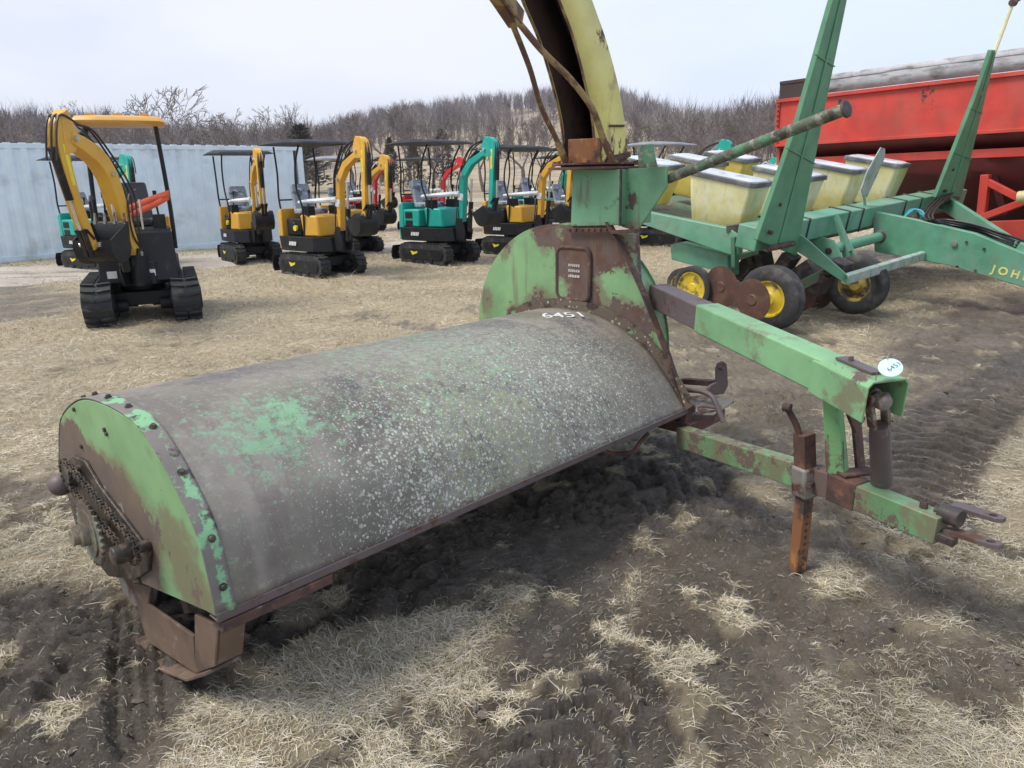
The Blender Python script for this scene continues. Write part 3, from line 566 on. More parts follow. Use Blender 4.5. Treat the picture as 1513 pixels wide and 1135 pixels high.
# evened out along the curve
def evn(l,n=5): return spline(l,n)
ii=evn(inn);oo=evn(out_)
wid=lambda i:(.21+.02*i/len(ii))
def ysp(i,s): return ys0+(0 if s==0 else wid(i))
for s,nm in((0,'spout_side'),(1,'spout_side')):
    mb=MB(); rows=[[V((q.x,ysp(i,s),q.z)),V((p.x,ysp(i,s),p.z))] for i,(q,p) in enumerate(zip(ii,oo))]; mb.sheet(rows); mb.build(nm,'spout_yellow',CH_,solid=.006)
mb=MB(); mb.sheet([[V((p.x-.004,ysp(i,0)+.003,p.z)),V((p.x-.004,ysp(i,1)-.003,p.z))] for i,p in enumerate(oo)]); mb.build('spout_back','spout_inner',CH_,solid=.006)
mb=MB(); mb.sheet([[V((q.x+.012,ysp(i,s)+(.005 if s==0 else -.005),q.z)),V((p.x-.01,ysp(i,s)+(.005 if s==0 else -.005),p.z))] for s in(0,) for i,(q,p) in enumerate(zip(ii,oo))])
mb.build('spout_lining','spout_inner',CH_,solid=.002)
mb=MB(); mb.sheet([[V((q.x+.012,ysp(i,1)-.005,q.z)),V((p.x-.01,ysp(i,1)-.005,p.z))] for i,(q,p) in enumerate(zip(ii,oo))]); mb.build('spout_lining','spout_inner',CH_,solid=.002)
mb=MB(); 
for s in(0,1):
    mb.tube([V((q.x,ysp(i,s),q.z)) for i,q in enumerate(ii)],.007,6)
mb.build('spout_edge','rod_yellow',CH_)
mb=MB(); mb.ext([P(840,245,0,LL-.03),P(839,206,0,LL-.03),P(885,204,0,LL-.03),P(888,243,0,LL-.03)],(.012,0,0)); mb.build('spout_base_plate','rust_orange',CH_,bev=.004)
mb=MB(); q=P(925,229,1,ys0-.01); mb.bar(P(897,236,1,ys0-.008),P(930,228,1,ys0-.008),.02,.03); mb.bar(P(900,186,1,ys0-.006),P(922,186,1,ys0-.006),.012,.012); mb.build('spout_foot','rust_steel',CH_,bev=.002)
# brace rods
top=P(752,14,0,LL-.55)
r1=spline([P(756,33,0,LL-.55),P(782,99,0,LL-.38),P(800,159,0,LL-.24),P(821,204,0,LL-.12),P(836,240,0,LL-.05)],6)
r2=spline([P(762,28,0,LL-.55),P(800,74,0,LL-.42),P(842,116,0,LL-.3),P(874,159,0,LL-.2),P(891,204,0,LL-.12),P(905,238,0,LL-.06)],6)
mb=MB(); mb.tube(r1,.014,8); mb.tube(r2,.016,8); mb.bar(r1[-6],r1[-1],.035,.02); mb.bar(r2[-6],r2[-1],.035,.02); mb.build('brace_rods','rod_yellow',CH_)
mb=MB(); c0=P(760,34,0,LL-.55); c1=P(728,-14,0,LL-.75); mb.bar(c0,c1,.05,.05); mb.bar(P(772,26,0,LL-.57),P(738,-20,0,LL-.77),.012,.06); mb.tube([c1,c1+(c1-c0)*1.5+V((0,0,.1)),V((1.55,.76,2.95))],.02,8); mb.build('tilt_link','rod_yellow',CH_,bev=.002)
# long pipe arm with flange
mb=MB(); p0=W(957,276,4.0); p1=W(1250,161,3.2); pp=[W(948,300,4.02),p0+V((0,0,-.01)),p0.lerp(p1,.04),p0.lerp(p1,.3),p0.lerp(p1,.6),p1]; mb.tube(spline(pp,3),[.022]*1+[.026]*(len(spline(pp,3))-1),14); mb.build('pipe_arm','mossy_pipe',CH_)
mb=MB(); d=(p1-p0).normalized(); mb.lathe([(.030,-.008),(.036,-.006),(.036,.006),(.030,.010),(.02,.010)],p1,d,20); mb.cyl(p1-d*.03+V((0,0,.03)),(0,0,1),.008,.03,8); mb.build('pipe_flange','dark_steel',CH_)
mb=MB(); mb.bar(W(945,332,4.0),W(952,292,4.0),.02,.03); mb.bar(W(952,295,4.0),W(962,262,4.0),.03,.04); mb.build('pipe_bracket','mossy_pipe',CH_,bev=.003)
# upper drive tube
ua=W(972,436,4.0); ub=W(1232,556,2.70); ud=(ub-ua).normalized()
mb=MB(); mb.bar(ua,ua.lerp(ub,.36),.115,.12); mb.build('tube_sleeve','purple_steel',CH_,bev=.006)
mb=MB(); mb.bar(ua.lerp(ub,.35),ub,.125,.135); mb.build('drive_tube','tube_paint',CH_,bev=.008)
# flared hood at its end: inverted U
uc=ub+ud*.02; up=V((0,0,1)); sd_=ud.cross(up).normalized(); upn=sd_.cross(ud)
mb=MB()
def ush(c,w,hh,th):
    o=[(-w,-hh),(-w,hh-.02),(-w+.02,hh),(w-.02,hh),(w,hh-.02),(w,-hh),(w-th,-hh),(w-th,hh-.02-th/2),(w-.02-th/2,hh-th),(-w+.02+th/2,hh-th),(-w+th,hh-.02-th/2),(-w+th,-hh)]
    return [c+sd_*a+upn*b for a,b in o]
s0_=ush(ub-ud*.05,.066,.072,.008); s1_=ush(ub+ud*.26+V((0,0,-.0)),.090,.074,.008)
n_=12; mb.add(s0_+s1_,[(i,(i+1)%n_,n_+(i+1)%n_,n_+i) for i in range(n_)]+[(0,1,10,11),(1,2,9,10),(2,3,8,9),(3,4,7,8),(4,5,6,7),(n_,n_+11,n_+10,n_+1),(n_+1,n_+10,n_+9,n_+2),(n_+2,n_+9,n_+8,n_+3),(n_+3,n_+8,n_+7,n_+4),(n_+4,n_+7,n_+6,n_+5)])
mb.build('shaft_guard','tube_paint',CH_,bev=.002)
mb=MB(); mb.cyl(ub+upn*.085+ud*.07,(0,0,1),.009,.03,6); mb.bar(ub+upn*.08+ud*.02,ub+upn*.08+ud*.20,.05,.008); mb.build('guard_bolt','purple_steel',CH_)
# universal joint and shaft
J=ub+ud*.22-upn*.01
jb=MB(); jb.cyl(J-ud*.08,ud,.035,.14,16)
j1=J+V((0,0,0)); dn=(W(1305,700,2.60)-J).normalized(); j2=J+dn*.10
for sg in(-1,1):
    jb.bar(j1+upn*.0+sd_*sg*.032-ud*.05,j1+sd_*sg*.032+dn*.02,.014,.04)
jb.cyl(j1+dn*.01,sd_,.018,.085,12); jb.lathe([(.02,-.03),(.03,-.02),(.03,.02),(.02,.03)],j1+ud*.02,ud,14); jb.build('universal_joint','grey_steel',CH_,bev=.003)
yk=MB(); 
for sg in(-1,1): yk.bar(j1+sd_*sg*.035-dn*.01,j2+sd_*sg*.030+dn*.03,.016,.036,up=ud); yk.cyl(j1+sd_*sg*.035,sd_,.022,.016,12)
yk.build('shaft_yoke','grey_steel',CH_,bev=.003)
shf=MB(); e2=W(1303,712,2.62); shf.tube([j2+dn*.02,j2+dn*.05,j2.lerp(e2,.5),e2],[.030,.036,.037,.040],18); shf.build('drive_shaft','purple_steel',CH_)
# lower drawbar
la=W(1008,645,3.62); lb=W(1232,716,2.74); lc=W(1392,782,2.36)
mb=MB(); mb.bar(la,lb,.075,.105); mb.build('drawbar','bar_paint',CH_,bev=.004)
mb=MB(); mb.bar(lb,lb.lerp(lc,.28),.088,.110); mb.build('drawbar_joint','rust_steel',CH_,bev=.004)
mb=MB(); mb.bar(lb.lerp(lc,.22),lc,.08,.10); mb.build('drawbar_end','bar_paint',CH_,bev=.004)
ld=(lc-lb).normalized(); ls=ld.cross(V((0,0,1))).normalized()
mb=MB(); mb.cyl(lb.lerp(lc,.83)+V((0,0,.06)),(0,0,1),.014,.03,6); mb.cyl(lb.lerp(lc,.83)+V((0,0,.08)),(0,0,1),.009,.02,8); mb.build('drawbar_bolt','dark_steel',CH_)
# hitch straps with holes
def strap(c0,c1,w,t,name):
    d=(c1-c0).normalized(); s=d.cross(V((0,0,1))).normalized(); n=s.cross(d); hc=c1-d*.035; pts=[]; Lh=(c1-c0).length
    outl=[c0-s*w,c1-s*w-d*.02,c1-s*w*.5,c1+s*w*.5,c1+s*w-d*.02,c0+s*w]
    hole=[hc+d*.014*math.cos(t_)+s*.014*math.sin(t_) for t_ in [math.pi+.0-2*math.pi*i/12 for i in range(13)]]
    # two half plates round the hole
    mb=MB(); mid0=c0; A1=[c0-s*w,c1-s*w-d*.02,c1-s*w*.5,c1]+[hc+d*.014*math.cos(i*math.pi/6)-s*.014*math.sin(i*math.pi/6) for i in range(7)]+[c0]
    A2=[c0+s*w,c1+s*w-d*.02,c1+s*w*.5,c1]+[hc+d*.014*math.cos(i*math.pi/6)+s*.014*math.sin(i*math.pi/6) for i in range(7)]+[c0]
    mb.ext([q-n*t/2 for q in A1],n*t); mb.ext([q-n*t/2 for q in A2],n*t); mb.build(name,'purple_steel',CH_)
strap(W(1400,783,2.36),W(1480,808,2.20),.026,.014,'hitch_strap'); strap(W(1408,746,2.44),W(1484,769,2.30),.026,.014,'hitch_strap')
mb=MB(); mb.cyl(W(1405,762,2.36),ld,.033,.07,18); mb.cyl(W(1392,757,2.39),(0,1,0),.018,.05,10); mb.bar(W(1385,790,2.36),W(1412,801,2.31),.04,.03); mb.build('hitch_block','dark_steel',CH_,bev=.002)
# vertical post between tube and drawbar
pA=W(1229,575,2.72); pB=W(1238,705,2.74)
mk('post_paint',(.14,.09,.07),.75,layers=[dict(c=(.17,.38,.16),s=7,d=8,rg=.7,t=.52,w=.02,st=(1,1,.3),grad=[(2,.55,.8,.12)]),dict(c=(.25,.18,.13),s=18,t=.63,w=.05,a=.8)],bump=.3)
mb=MB(); mb.bar(pA,pB,.055,.05,up=(1,0,0),w2=.075); mb.build('support_post','post_paint',CH_,bev=.004)
mb=MB(); mb.bar(W(1262,590,2.78),W(1272,700,2.78),.08,.012,up=(0,1,0)); mb.bar(W(1250,580,2.76),W(1270,630,2.76),.10,.014,up=(0,1,0)); mb.bar(W(1240,700,2.70),W(1290,695,2.74),.07,.012); mb.build('support_plate','rust_steel',CH_,bev=.003)
# jack
jp=W(1188,665,2.82); jy=2.82; jk=MB(); vj=(MF.m.transposed()@(Y(1188,700,2.82)-CAM)); vj.z=0; vj.normalize(); va=V((vj.x*.7-vj.y*.714,vj.x*.714+vj.y*.7,0)); vb=V((-va.y,va.x,0)); J0=W(1188,640,jy); J1=W(1190,700,jy); J2=W(1189,835,jy)
f_=V((0,0,1)); 
jx=W(1204,700,jy)-W(1173,700,jy); jx.z=0; jw=jx.length
mb=MB(); mb.bar(J0,J1,.062,.062,up=va); jackp=mb.build('jack_tube','rust_steel',CH_,bev=.003)
mb=MB(); mb.bar(W(1189,688,jy),W(1189,733,jy),.078,.078,up=va); mb.build('jack_clamp','grey_steel',jackp,bev=.012)
lg=MB(); Ja=W(1189,728,jy); Jb=V((Ja.x,Ja.y,-.03)); lg.bar(Ja,Jb,.052,.052,up=va); lgo=lg.build('jack_leg','rust_orange',jackp,bev=.003)
dh=MB()
sgn=(MF.m.transposed()@V((0,-1,0))).normalized(); rgt=(MF.m.transposed()@V((1,0,0))).normalized()
for i in range(11):
    z=Ja.z-.035-i*.031; c=V((Ja.x,Ja.y,z))
    rf=va if (va.dot(rgt)-va.dot(vj))>(vb.dot(rgt)-vb.dot(vj)) else vb
    if (-va).dot(rgt)-(-va).dot(vj)>rf.dot(rgt)-rf.dot(vj): rf=-va
    if (-vb).dot(rgt)-(-vb).dot(vj)>rf.dot(rgt)-rf.dot(vj): rf=-vb
    dh.cyl(c+rf*.0262,rf,.0085,.003,12)
dh.build('pin_holes','dark_steel',lgo)
mb=MB(); hp=[W(1163,603,jy),W(1170,615,jy),W(1178,632,jy),W(1182,650,jy)]; mb.tube(spline(hp,4),.013,10); mb.cyl(W(1163,602,jy),V((0,1,0)),.017,.03,12); mb.build('jack_handle','rust_steel',jackp)
mb=MB(); mb.cyl(W(1203,712,jy-.02),(1,0,0),.012,.12,10); mb.bar(W(1200,700,2.80),W(1228,725,2.76),.02,.07); mb.build('jack_mount','rust_steel',jackp,bev=.002)
# latch linkage beside the right corner
mb=MB(); mb.bar(W(1008,563,3.95),W(1056,566,3.8),.04,.03); mb.build('link_bar','rust_steel',CH_,bev=.003)
mb=MB(); y0_=3.75; mb.ext([W(px,py,y0_) for px,py in [(1060,545),(1063,537),(1069,534),(1074,538),(1075,548),(1076,570),(1070,582),(1058,584),(1046,578),(1050,570),(1060,565)]],V((.0,.015,0))); mb.cyl(W(1066,543,y0_-.004),(0,1,0),.012,.025,12); mb.build('lift_lug','purple_steel',CH_,bev=.002)
mb=MB(); mb.tube(spline([W(1012,576,3.8),W(1035,578,3.72),W(1052,586,3.66),W(1060,602,3.62),W(1069,624,3.58)],5),.014,10); mb.tube(spline([W(1030,610,3.62),W(1030,602,3.64),W(1040,600,3.64),W(1058,603,3.62)],4),.008,8); mb.build('bent_rod','purple_steel',CH_)
mb=MB(); mb.ext([W(1018,586,3.85),W(1050,582,3.8),W(1086,592,3.7),W(1055,612,3.6),W(1020,612,3.7)],V((0,0,-.008))); mb.build('step_plate','grey_steel',CH_,bev=.002)
mb=MB(); mb.bx(LL-.02,LL+.34,-.04,1.2,.30,.36); mb.bx(LL+.0,LL+.08,.0,.09,.30,.44); mb.build('base_frame','rust_steel',CH_,bev=.004)
mb=MB(); mb.tube(spline([P(880,662,0,LL-.5),P(905,670,0,LL-.45),P(935,668,0,LL-.4),P(945,655,0,LL-.35),P(958,640,0,LL-.3)],5),.011,8); mb.build('hanging_hook','rust_steel',CH_)
# transport wheels behind the blower, out of sight but carrying the machine
for yy in (.55,):
    wc=V((LL+.62,yy+.75,.30)); a=MB(); a.lathe([(.17,-.09),(.26,-.10),(.30,-.07),(.30,.07),(.26,.10),(.17,.09)],wc,(1,0,0),36,cap=False); t_=a.build('transport_wheel','rubber',CH_); a=MB(); a.lathe([(.03,-.07),(.05,-.03),(.15,-.02),(.175,-.08),(.175,.08),(.03,.05)],wc,(1,0,0),24); a.build('wheel_rim','spout_yellow',t_); a=MB(); a.bar(wc+V((-.3,0,0)),wc,.05,.05); a.build('axle','rust_steel',CH_)
# chalk lot number on the hood
q=P(833,475,2,.84); k=min(range(NP),key=lambda i:(pmix(q.x,i)[0]-q.y)**2+(pmix(q.x,i)[1]-q.z)**2); c=hoodpt(q.x,k,.006); n=(hoodpt(q.x,k,1)-hoodpt(q.x,k,0)).normalized(); xax=V((.80,-.6,0)); xax=(xax-n*xax.dot(n)).normalized(); yax=n.cross(xax)
mt=Matrix((xax,yax,n)).transposed().to_4x4(); mt.translation=c; text_obj('chalk_number','6451',.125,'chalk',hood,mt@Matrix.Diagonal((1,1.4,1,1)),.0006,.0004)
# paper lot tag wired to the shaft guard
tc_=MF.o+MF.m@(ub+ud*.27+upn*.125+sd_*.02); nrm=(CAM-tc_).normalized()*.8+V((0,0,.75)); nrm.normalize(); tx_=V((1,.1,-.12)); tx_=(tx_-nrm*tx_.dot(nrm)).normalized(); ty_=nrm.cross(tx_)
tm=Matrix((tx_,ty_,nrm)).transposed().to_4x4(); tm.translation=tc_
TG=empty('lot_tag',tm); tag(TG,'round pale blue paper tag wired to the front end of the green drive tube','tag')
mb=MB(); mb.cyl((0,0,0),(0,0,1),.038,.0012,40); mb.build('tag_disc','tag_card',TG)
mt=Matrix.Rotation(R(25),4,'Z'); mt.translation=V((.012,0,.0008)); text_obj('tag_number','6451',.026,'ink',TG,mt,.0002,.0)
mb=MB(); mb.tube([V((-.03,0,.001)),V((-.045,-.004,-.01)),V((-.05,-.02,-.05))],.0012,5); mb.tube([V((0,.03,.002)),V((.02,.07,.02)),V((.045,.10,.02))],.0009,5); mb.build('tag_wire','grey_steel',TG)
# ================================================================== PLANTER
t0=V((math.cos(R(41)),math.sin(R(41)),.045)).normalized(); F0=V((math.sin(R(41)),-math.cos(R(41)),-math.tan(R(10.5)))); F0=(F0-t0*F0.dot(t0)).normalized(); Z0=F0.cross(t0)
PF=Frame(Y(1150,352,8.4),Matrix((F0,t0,Z0)).transposed())
Q=lambda px,py,ax,val: PF.pl(px,py,ax,val)
WQ=lambda px,py,y: PF.wy(px,py,y)
PGR=(.10,.29,.18)
greenpaint('planter_green',col=PGR,t=.68,s=4,rust=(.13,.10,.08),rough=.45,extra=[dict(c=(.19,.35,.27),s=2,t=.54,w=.1,a=.6),dict(c=(.20,.19,.14),s=6,d=8,t=.60,w=.08,a=.45)])
greenpaint('marker_green',col=(.085,.235,.13),t=.70,s=5,rust=(.12,.10,.07),rough=.5)
greenpaint('old_green',col=(.06,.17,.10),t=.50,s=4,rust=(.10,.08,.06),rough=.7)
mk('hopper_plastic',(.70,.66,.36),.5,vary=.1,vscale=3,layers=[dict(c=(.72,.71,.52),s=3.5,t=.52,w=.12,a=.8),dict(c=(.60,.50,.12),s=2,t=.60,w=.1,a=.7,grad=[(2,.35,.0,.12)]),dict(c=(.45,.42,.28),s=14,t=.62,w=.06,a=.5,st=(1,1,.3))],bump=.2,bscale=18,bdist=.006)
mk('hopper_yellow',(.70,.55,.12),.5,vary=.1,layers=[dict(c=(.75,.68,.36),s=3,t=.58,w=.1,a=.7)]); mk('hopper_lid',(.085,.09,.10),.42,layers=[dict(c=(.30,.32,.34),s=3,t=.55,w=.12,a=.7)])
mk('lid_top',(.55,.58,.62),.35,layers=[dict(c=(.20,.21,.22),s=7,t=.6,w=.08,a=.6)],bump=.3,bscale=10,bdist=.01)
mk('hub_yellow',(.62,.46,.03),.5,layers=[dict(c=(.20,.15,.06),s=9,t=.58,w=.05)])
mk('hub_dirty',(.36,.26,.05),.6,layers=[dict(c=(.07,.055,.04),s=7,t=.5,w=.06)])
mk('tyre',(.035,.036,.038),.75,layers=[dict(c=(.12,.11,.10),s=6,t=.55,w=.1,a=.7)])
mk('grey_rail',(.30,.40,.33),.6,layers=[dict(c=(.42,.42,.38),s=6,t=.55,w=.08),dict(c=(.17,.28,.2),s=9,t=.6,w=.06)])
mk('disc_rust',(.085,.04,.03),.6,layers=[dict(c=(.13,.07,.045),s=6,t=.55,w=.1)])
mk('black_hose',(.015,.015,.016),.4); mk('cyan_hose',(.06,.40,.50),.45); mk('yellow_letter',(.70,.66,.22),.6)
PL=empty('row_planter',PF.mat()); tag(PL,'long green row planter with pale yellow hoppers and raised marker arms','farm implement')
p_=lambda mb,nm,mt,par=PL,**k: mb.build(nm,mt,par,**k)
tA=Q(1120,350,0,.12).y; yT=Q(1288,330,0,.12).y; tB=Q(1425,295,0,.12).y; zT=.20; zB=-.05
mb=MB(); mb.bx(-.13,.12,tA,tB,zB,zT); p_(mb,'toolbar','planter_green',bev=.012)
for px in (1196,1252,1271,1330,1352,1372):
    y=Q(px,330,0,.125).y; mb=MB(); mb.tube([V((.128,y,zB-.03)),V((.128,y,zT+.008)),V((-.14,y,zT+.008)),V((-.14,y,zB-.03))],.011,6); p_(mb,'u_bolt','dark_steel')
# marker arms
def arm(base,mid,tip,nm,x=.22,extra=None):
    L_,R_=base; mb=MB(); A=[Q(*L_,0,x),Q(*R_,0,x)]; B=[Q(*mid[0],0,x),Q(*mid[1],0,x)]; C_=[Q(*tip[0],0,x),Q(*tip[1],0,x)]
    mb.ext([A[0],A[1],B[1],C_[1],C_[0],B[0]],(-.055,0,0)); o=p_(mb,nm,'marker_green',bev=.006)
    m2=MB(); mid_=[(a+b)/2 for a,b in (A,B,C_)]; up=(mid_[2]-mid_[0]).normalized()
    for a,b in((0,1),(1,2)): m2.bar(mid_[a]+up*.06+V((.006,0,0)),mid_[b]+V((.006,0,0)),.05 if a==0 else .035,.014,up=(1,0,0),w2=.035 if a==0 else .02)
    for k,(f) in enumerate((.32,.62)): c=mid_[0].lerp(mid_[2],f); w=(A[1]-A[0]).lerp(C_[1]-C_[0],f); m2.bar(c-w*.5+V((.006,0,0)),c+w*.5+V((.006,0,0)),.012,.012,up=up)
    m2.build('arm_rib','marker_green',o,bev=.003); m3=MB(); c=A[0].lerp(A[1],.2)+up*.12; m3.cyl(c+V((.02,0,0)),(1,0,0),.022,.05,10); c=A[0].lerp(A[1],.3)+up*.42; m3.cyl(c+V((.01,0,0)),(1,0,0),.018,.02,10); m3.build('arm_bolt','rust_steel',o); m3=MB(); m3.cyl((A[0]+A[1])/2+V((.03,0,.03)),(0,1,0),.03,.5,12); m3.build('pivot_pin','rust_steel',o); return o,mid_
arm(((1119,355),(1177,378)),((1181,176),(1216,176)),((1262,-110),(1274,-110)),'marker_arm')
a2,mm=arm(((1383,292),(1418,303)),((1443,141),(1457,141)),((1466,74),(1473,74)),'marker_arm')
mb=MB(); q0=Q(1469,78,0,.22); q1=Q(1497,4,0,.22); mb.tube([q0,q1],[.028,.022],8); mb.build('arm_tip','hopper_plastic',a2); mb=MB(); mb.tube([q1,Q(1512,-6,0,.22),Q(1530,4,0,.22)],.03,8); mb.cyl(q1,(0,1,0),.045,.08,12); mb.build('marker_joint','rust_steel',a2)
# tongue: two plates converging on the hitch
yt=yT
tp_=[Q(px,py,1,yt) for px,py in [(1289,312),(1350,324),(1440,345),(1513,375),(1600,402)]]; tb_=[Q(px,py,1,yt) for px,py in [(1600,456),(1513,425),(1400,392),(1335,380),(1292,372)]]
mb=MB(); mb.ext(tp_+tb_,(0,.09,0)); tg=p_(mb,'tongue','planter_green',bev=.008)
hx=tp_[-1]; mb=MB(); far0=Q(1396,291,0,.1); far1=Q(1505,358,1,yt+.12); 
mb.bar(V((.1,far0.y,.08)),far1+V((0,0,-.09)),.07,.20,up=(0,0,1)); mb.bar(far1+V((0,0,-.09)),(hx+tb_[0])/2+V((.3,.10,-.02)),.07,.2); p_(mb,'tongue_brace','planter_green',bev=.008)
mb=MB(); c=(hx+tb_[0])/2; mb.bar(c+V((-.1,.05,0)),c+V((.9,.06,-.02)),.12,.16); mb.bar(c+V((.9,.06,-.02)),c+V((1.1,.06,-.02)),.06,.03); p_(mb,'hitch_end','planter_green',bev=.006)
# raised letters along the tongue
for pxy,ch in zip([(1465,398),(1481,401),(1497,404.5),(1512,409)],'JOHN'):
    pass
c0=Q(1464,397,1,yt-.003); c1=Q(1512,409,1,yt-.003); xd=(c1-c0).normalized(); zd=V((0,-1,0)); yd=zd.cross(xd); mt=Matrix((xd,yd,zd)).transposed().to_4x4(); Lw=(c1-c0).length
cen=c0+xd*Lw*1.62; mt.translation=cen; text_obj('tongue_lettering','JOHN  DEERE'.replace('',' ').strip(),Lw*.36,'yellow_letter',tg,mt,.002,.004)
mb=MB(); c=Q(1410,360,1,yt-.01); mb.lathe([(.03,-.02),(.036,.015),(.02,.018)],c,(0,-1,0),14)
p_(mb,'tongue_boss','grey_steel',tg)
for px,py in((1428,358),(1454,368),(1414,394),(1441,400)):
    m2=MB(); m2.cyl(Q(px,py,1,yt-.008),(0,1,0),.016,.02,6); m2.build('bolt','dark_steel',tg)
# step bar with its bracket
br=[Q(px,py,1,.05) for px,py in [(1180,346),(1190,352),(1253,408),(1253,422),(1189,379),(1177,372)]]
mb=MB(); mb.ext(br,(0,.02,0)); p_(mb,'step_bracket','planter_green',bev=.003)
sx_=br[2].x; yb=Q(1371,378,0,sx_).y; mb=MB(); mb.bx(sx_-.06,sx_+.01,.05,yb,br[3].z+.0,br[2].z+.01); p_(mb,'step_rail','grey_rail',bev=.01)
# round cross tube and gusset plates
c0=Q(1232,368,0,.3); c1=Q(1297,356,0,.3); mb=MB(); mb.tube([V((c0.x,c0.y,c0.z)),V((c0.x,c1.y,c0.z+.01))],.062,18); p_(mb,'cross_tube','planter_green')
mb=MB(); mb.cyl((c0.x,c1.y,c0.z+.01),(0,1,0),.085,.03,20); p_(mb,'tube_collar','grey_steel')
mb=MB(); mb.ext([Q(px,py,1,c0.y-.05) for px,py in [(1192,360),(1215,350),(1232,355),(1248,388),(1243,402),(1205,378)]],(0,.015,0)); 
mb.ext([Q(px,py,1,c0.y+.15) for px,py in [(1232,322),(1240,320),(1254,355),(1270,385),(1262,396),(1248,398),(1240,350)]],(0,.015,0)); p_(mb,'gusset_plate','planter_green',bev=.002)
mb=MB(); mb.cyl(Q(1224,371,1,c0.y-.053),(0,1,0),.04,.006,18); p_(mb,'plate_hole','exc_black' if 'exc_black' in MATS else 'dark_steel')
mb=MB(); mb.bar(Q(1237,318,1,c0.y+.13),Q(1256,371,1,c0.y+.13),.03,.03,up=(0,1,0)); p_(mb,'gusset_rib','planter_green')
# rear frame channels
yb0=-.22; mb=MB(); mb.ext([Q(px,py,1,yb0) for px,py in [(930,312),(945,311),(1079,338),(1092,350),(1090,378),(1076,376),(936,327)]],(0,.10,0)); p_(mb,'frame_channel','planter_green',bev=.008)
mb=MB(); mb.ext([Q(px,py,1,yb0+.15) for px,py in [(990,362),(1000,359),(1075,378),(1075,410),(1055,400),(992,384)]],(0,.25,0)); p_(mb,'seed_meter_cover','planter_green',bev=.01)
mb=MB(); mb.bar(Q(1082,383,1,yb0),Q(1120,371,1,yb0+.2),.05,.06); mb.bar(Q(1073,338,1,yb0),Q(1125,332,1,yb0+.2),.07,.08); mb.bar(Q(1085,350,1,yb0),Q(1086,395,1,yb0),.08,.05); p_(mb,'frame_link','old_green',bev=.004)
mb=MB(); mb.bar(Q(1147,440,1,-.1),Q(1222,402,1,.3),.03,.11,up=(0,0,1)); p_(mb,'lift_arm','old_green',bev=.004)
mb=MB()
for px,py,a,b in ((1105,395,.16,.3),(1128,380,.1,.25),(1160,392,.3,.14),(1195,400,.22,.2),(1215,418,.12,.25),(1175,412,.16,.16),(1240,395,.2,.15),(1070,392,.14,.12)): q=Q(px,py,1,.35); mb.box(q,(a,.25,b),Matrix.Rotation(px*.37,3,'Y'))
mb.tube(spline([Q(1095,350,1,.2),Q(1110,372,1,.25),Q(1104,420,1,.3)],4),.03,8); p_(mb,'row_linkage','dark_steel',bev=.006)
# wheels
def wheel(cw,r,w,nm,hub,rim=.55,parts=True,ax=(0,1,0),dish=.02):
    c=PF.loc(cw); mb=MB(); gr=[]; 
    for k in range(6): y=-w*.32+k*w*.64/5; gr+=[(r*.995,y-.006),(r*.965,y+.0),(r*.995,y+.006)]
    mb.lathe([(r*rim,-w*.40),(r*.80,-w*.5),(r*.95,-w*.42)]+gr+[(r*.95,w*.42),(r*.80,w*.5),(r*rim,w*.40)],c,ax,40,cap=False); o=p_(mb,nm,'tyre',smooth=50)
    mb=MB(); mb.lathe([(.02,-w*.30-dish),(r*.18,-w*.30-dish),(r*.22,-w*.22-dish),(r*rim*.85,-w*.22),(r*rim*.94,-w*.40),(r*rim+.004,-w*.42),(r*rim+.004,w*.40),(.02,w*.1)],c,ax,32); 
    for i in range(5): th=i*1.2566; mb.cyl(c+V((math.cos(th)*r*.14,-w*.18-dish-.004,math.sin(th)*r*.14)),ax,.010,.02,6)
    mb.build('wheel_rim',hub,o); return o
gw_=lambda px,py,r: G(px,py)+V((0,0,r-.01))
wheel(gw_(1136,487,.345),.345,.19,'planter_wheel','hub_yellow')
wheel(gw_(1262,462,.345),.345,.19,'planter_wheel','hub_dirty')
wheel(Y(1024,425,8.75),.255,.11,'press_wheel','hub_yellow',rim=.74,dish=-.01)
wheel(Y(1010,424,9.4),.24,.10,'press_wheel','hub_dirty',rim=.7)
for (px,py,d,r) in ((1112,443,7.55,.215),(1066,424,8.45,.24),(1122,425,7.9,.2),(1180,430,8.6,.24),(1205,428,9.0,.24)):
    c=PF.loc(Y(px,py,d)); mb=MB(); mb.lathe([(.02,-.02),(.05,-.02),(.06,-.008),(r,-.0),(r,.004),(.02,.01)],c,V((.12,1,.05)),32); p_(mb,'opener_disc','disc_rust')
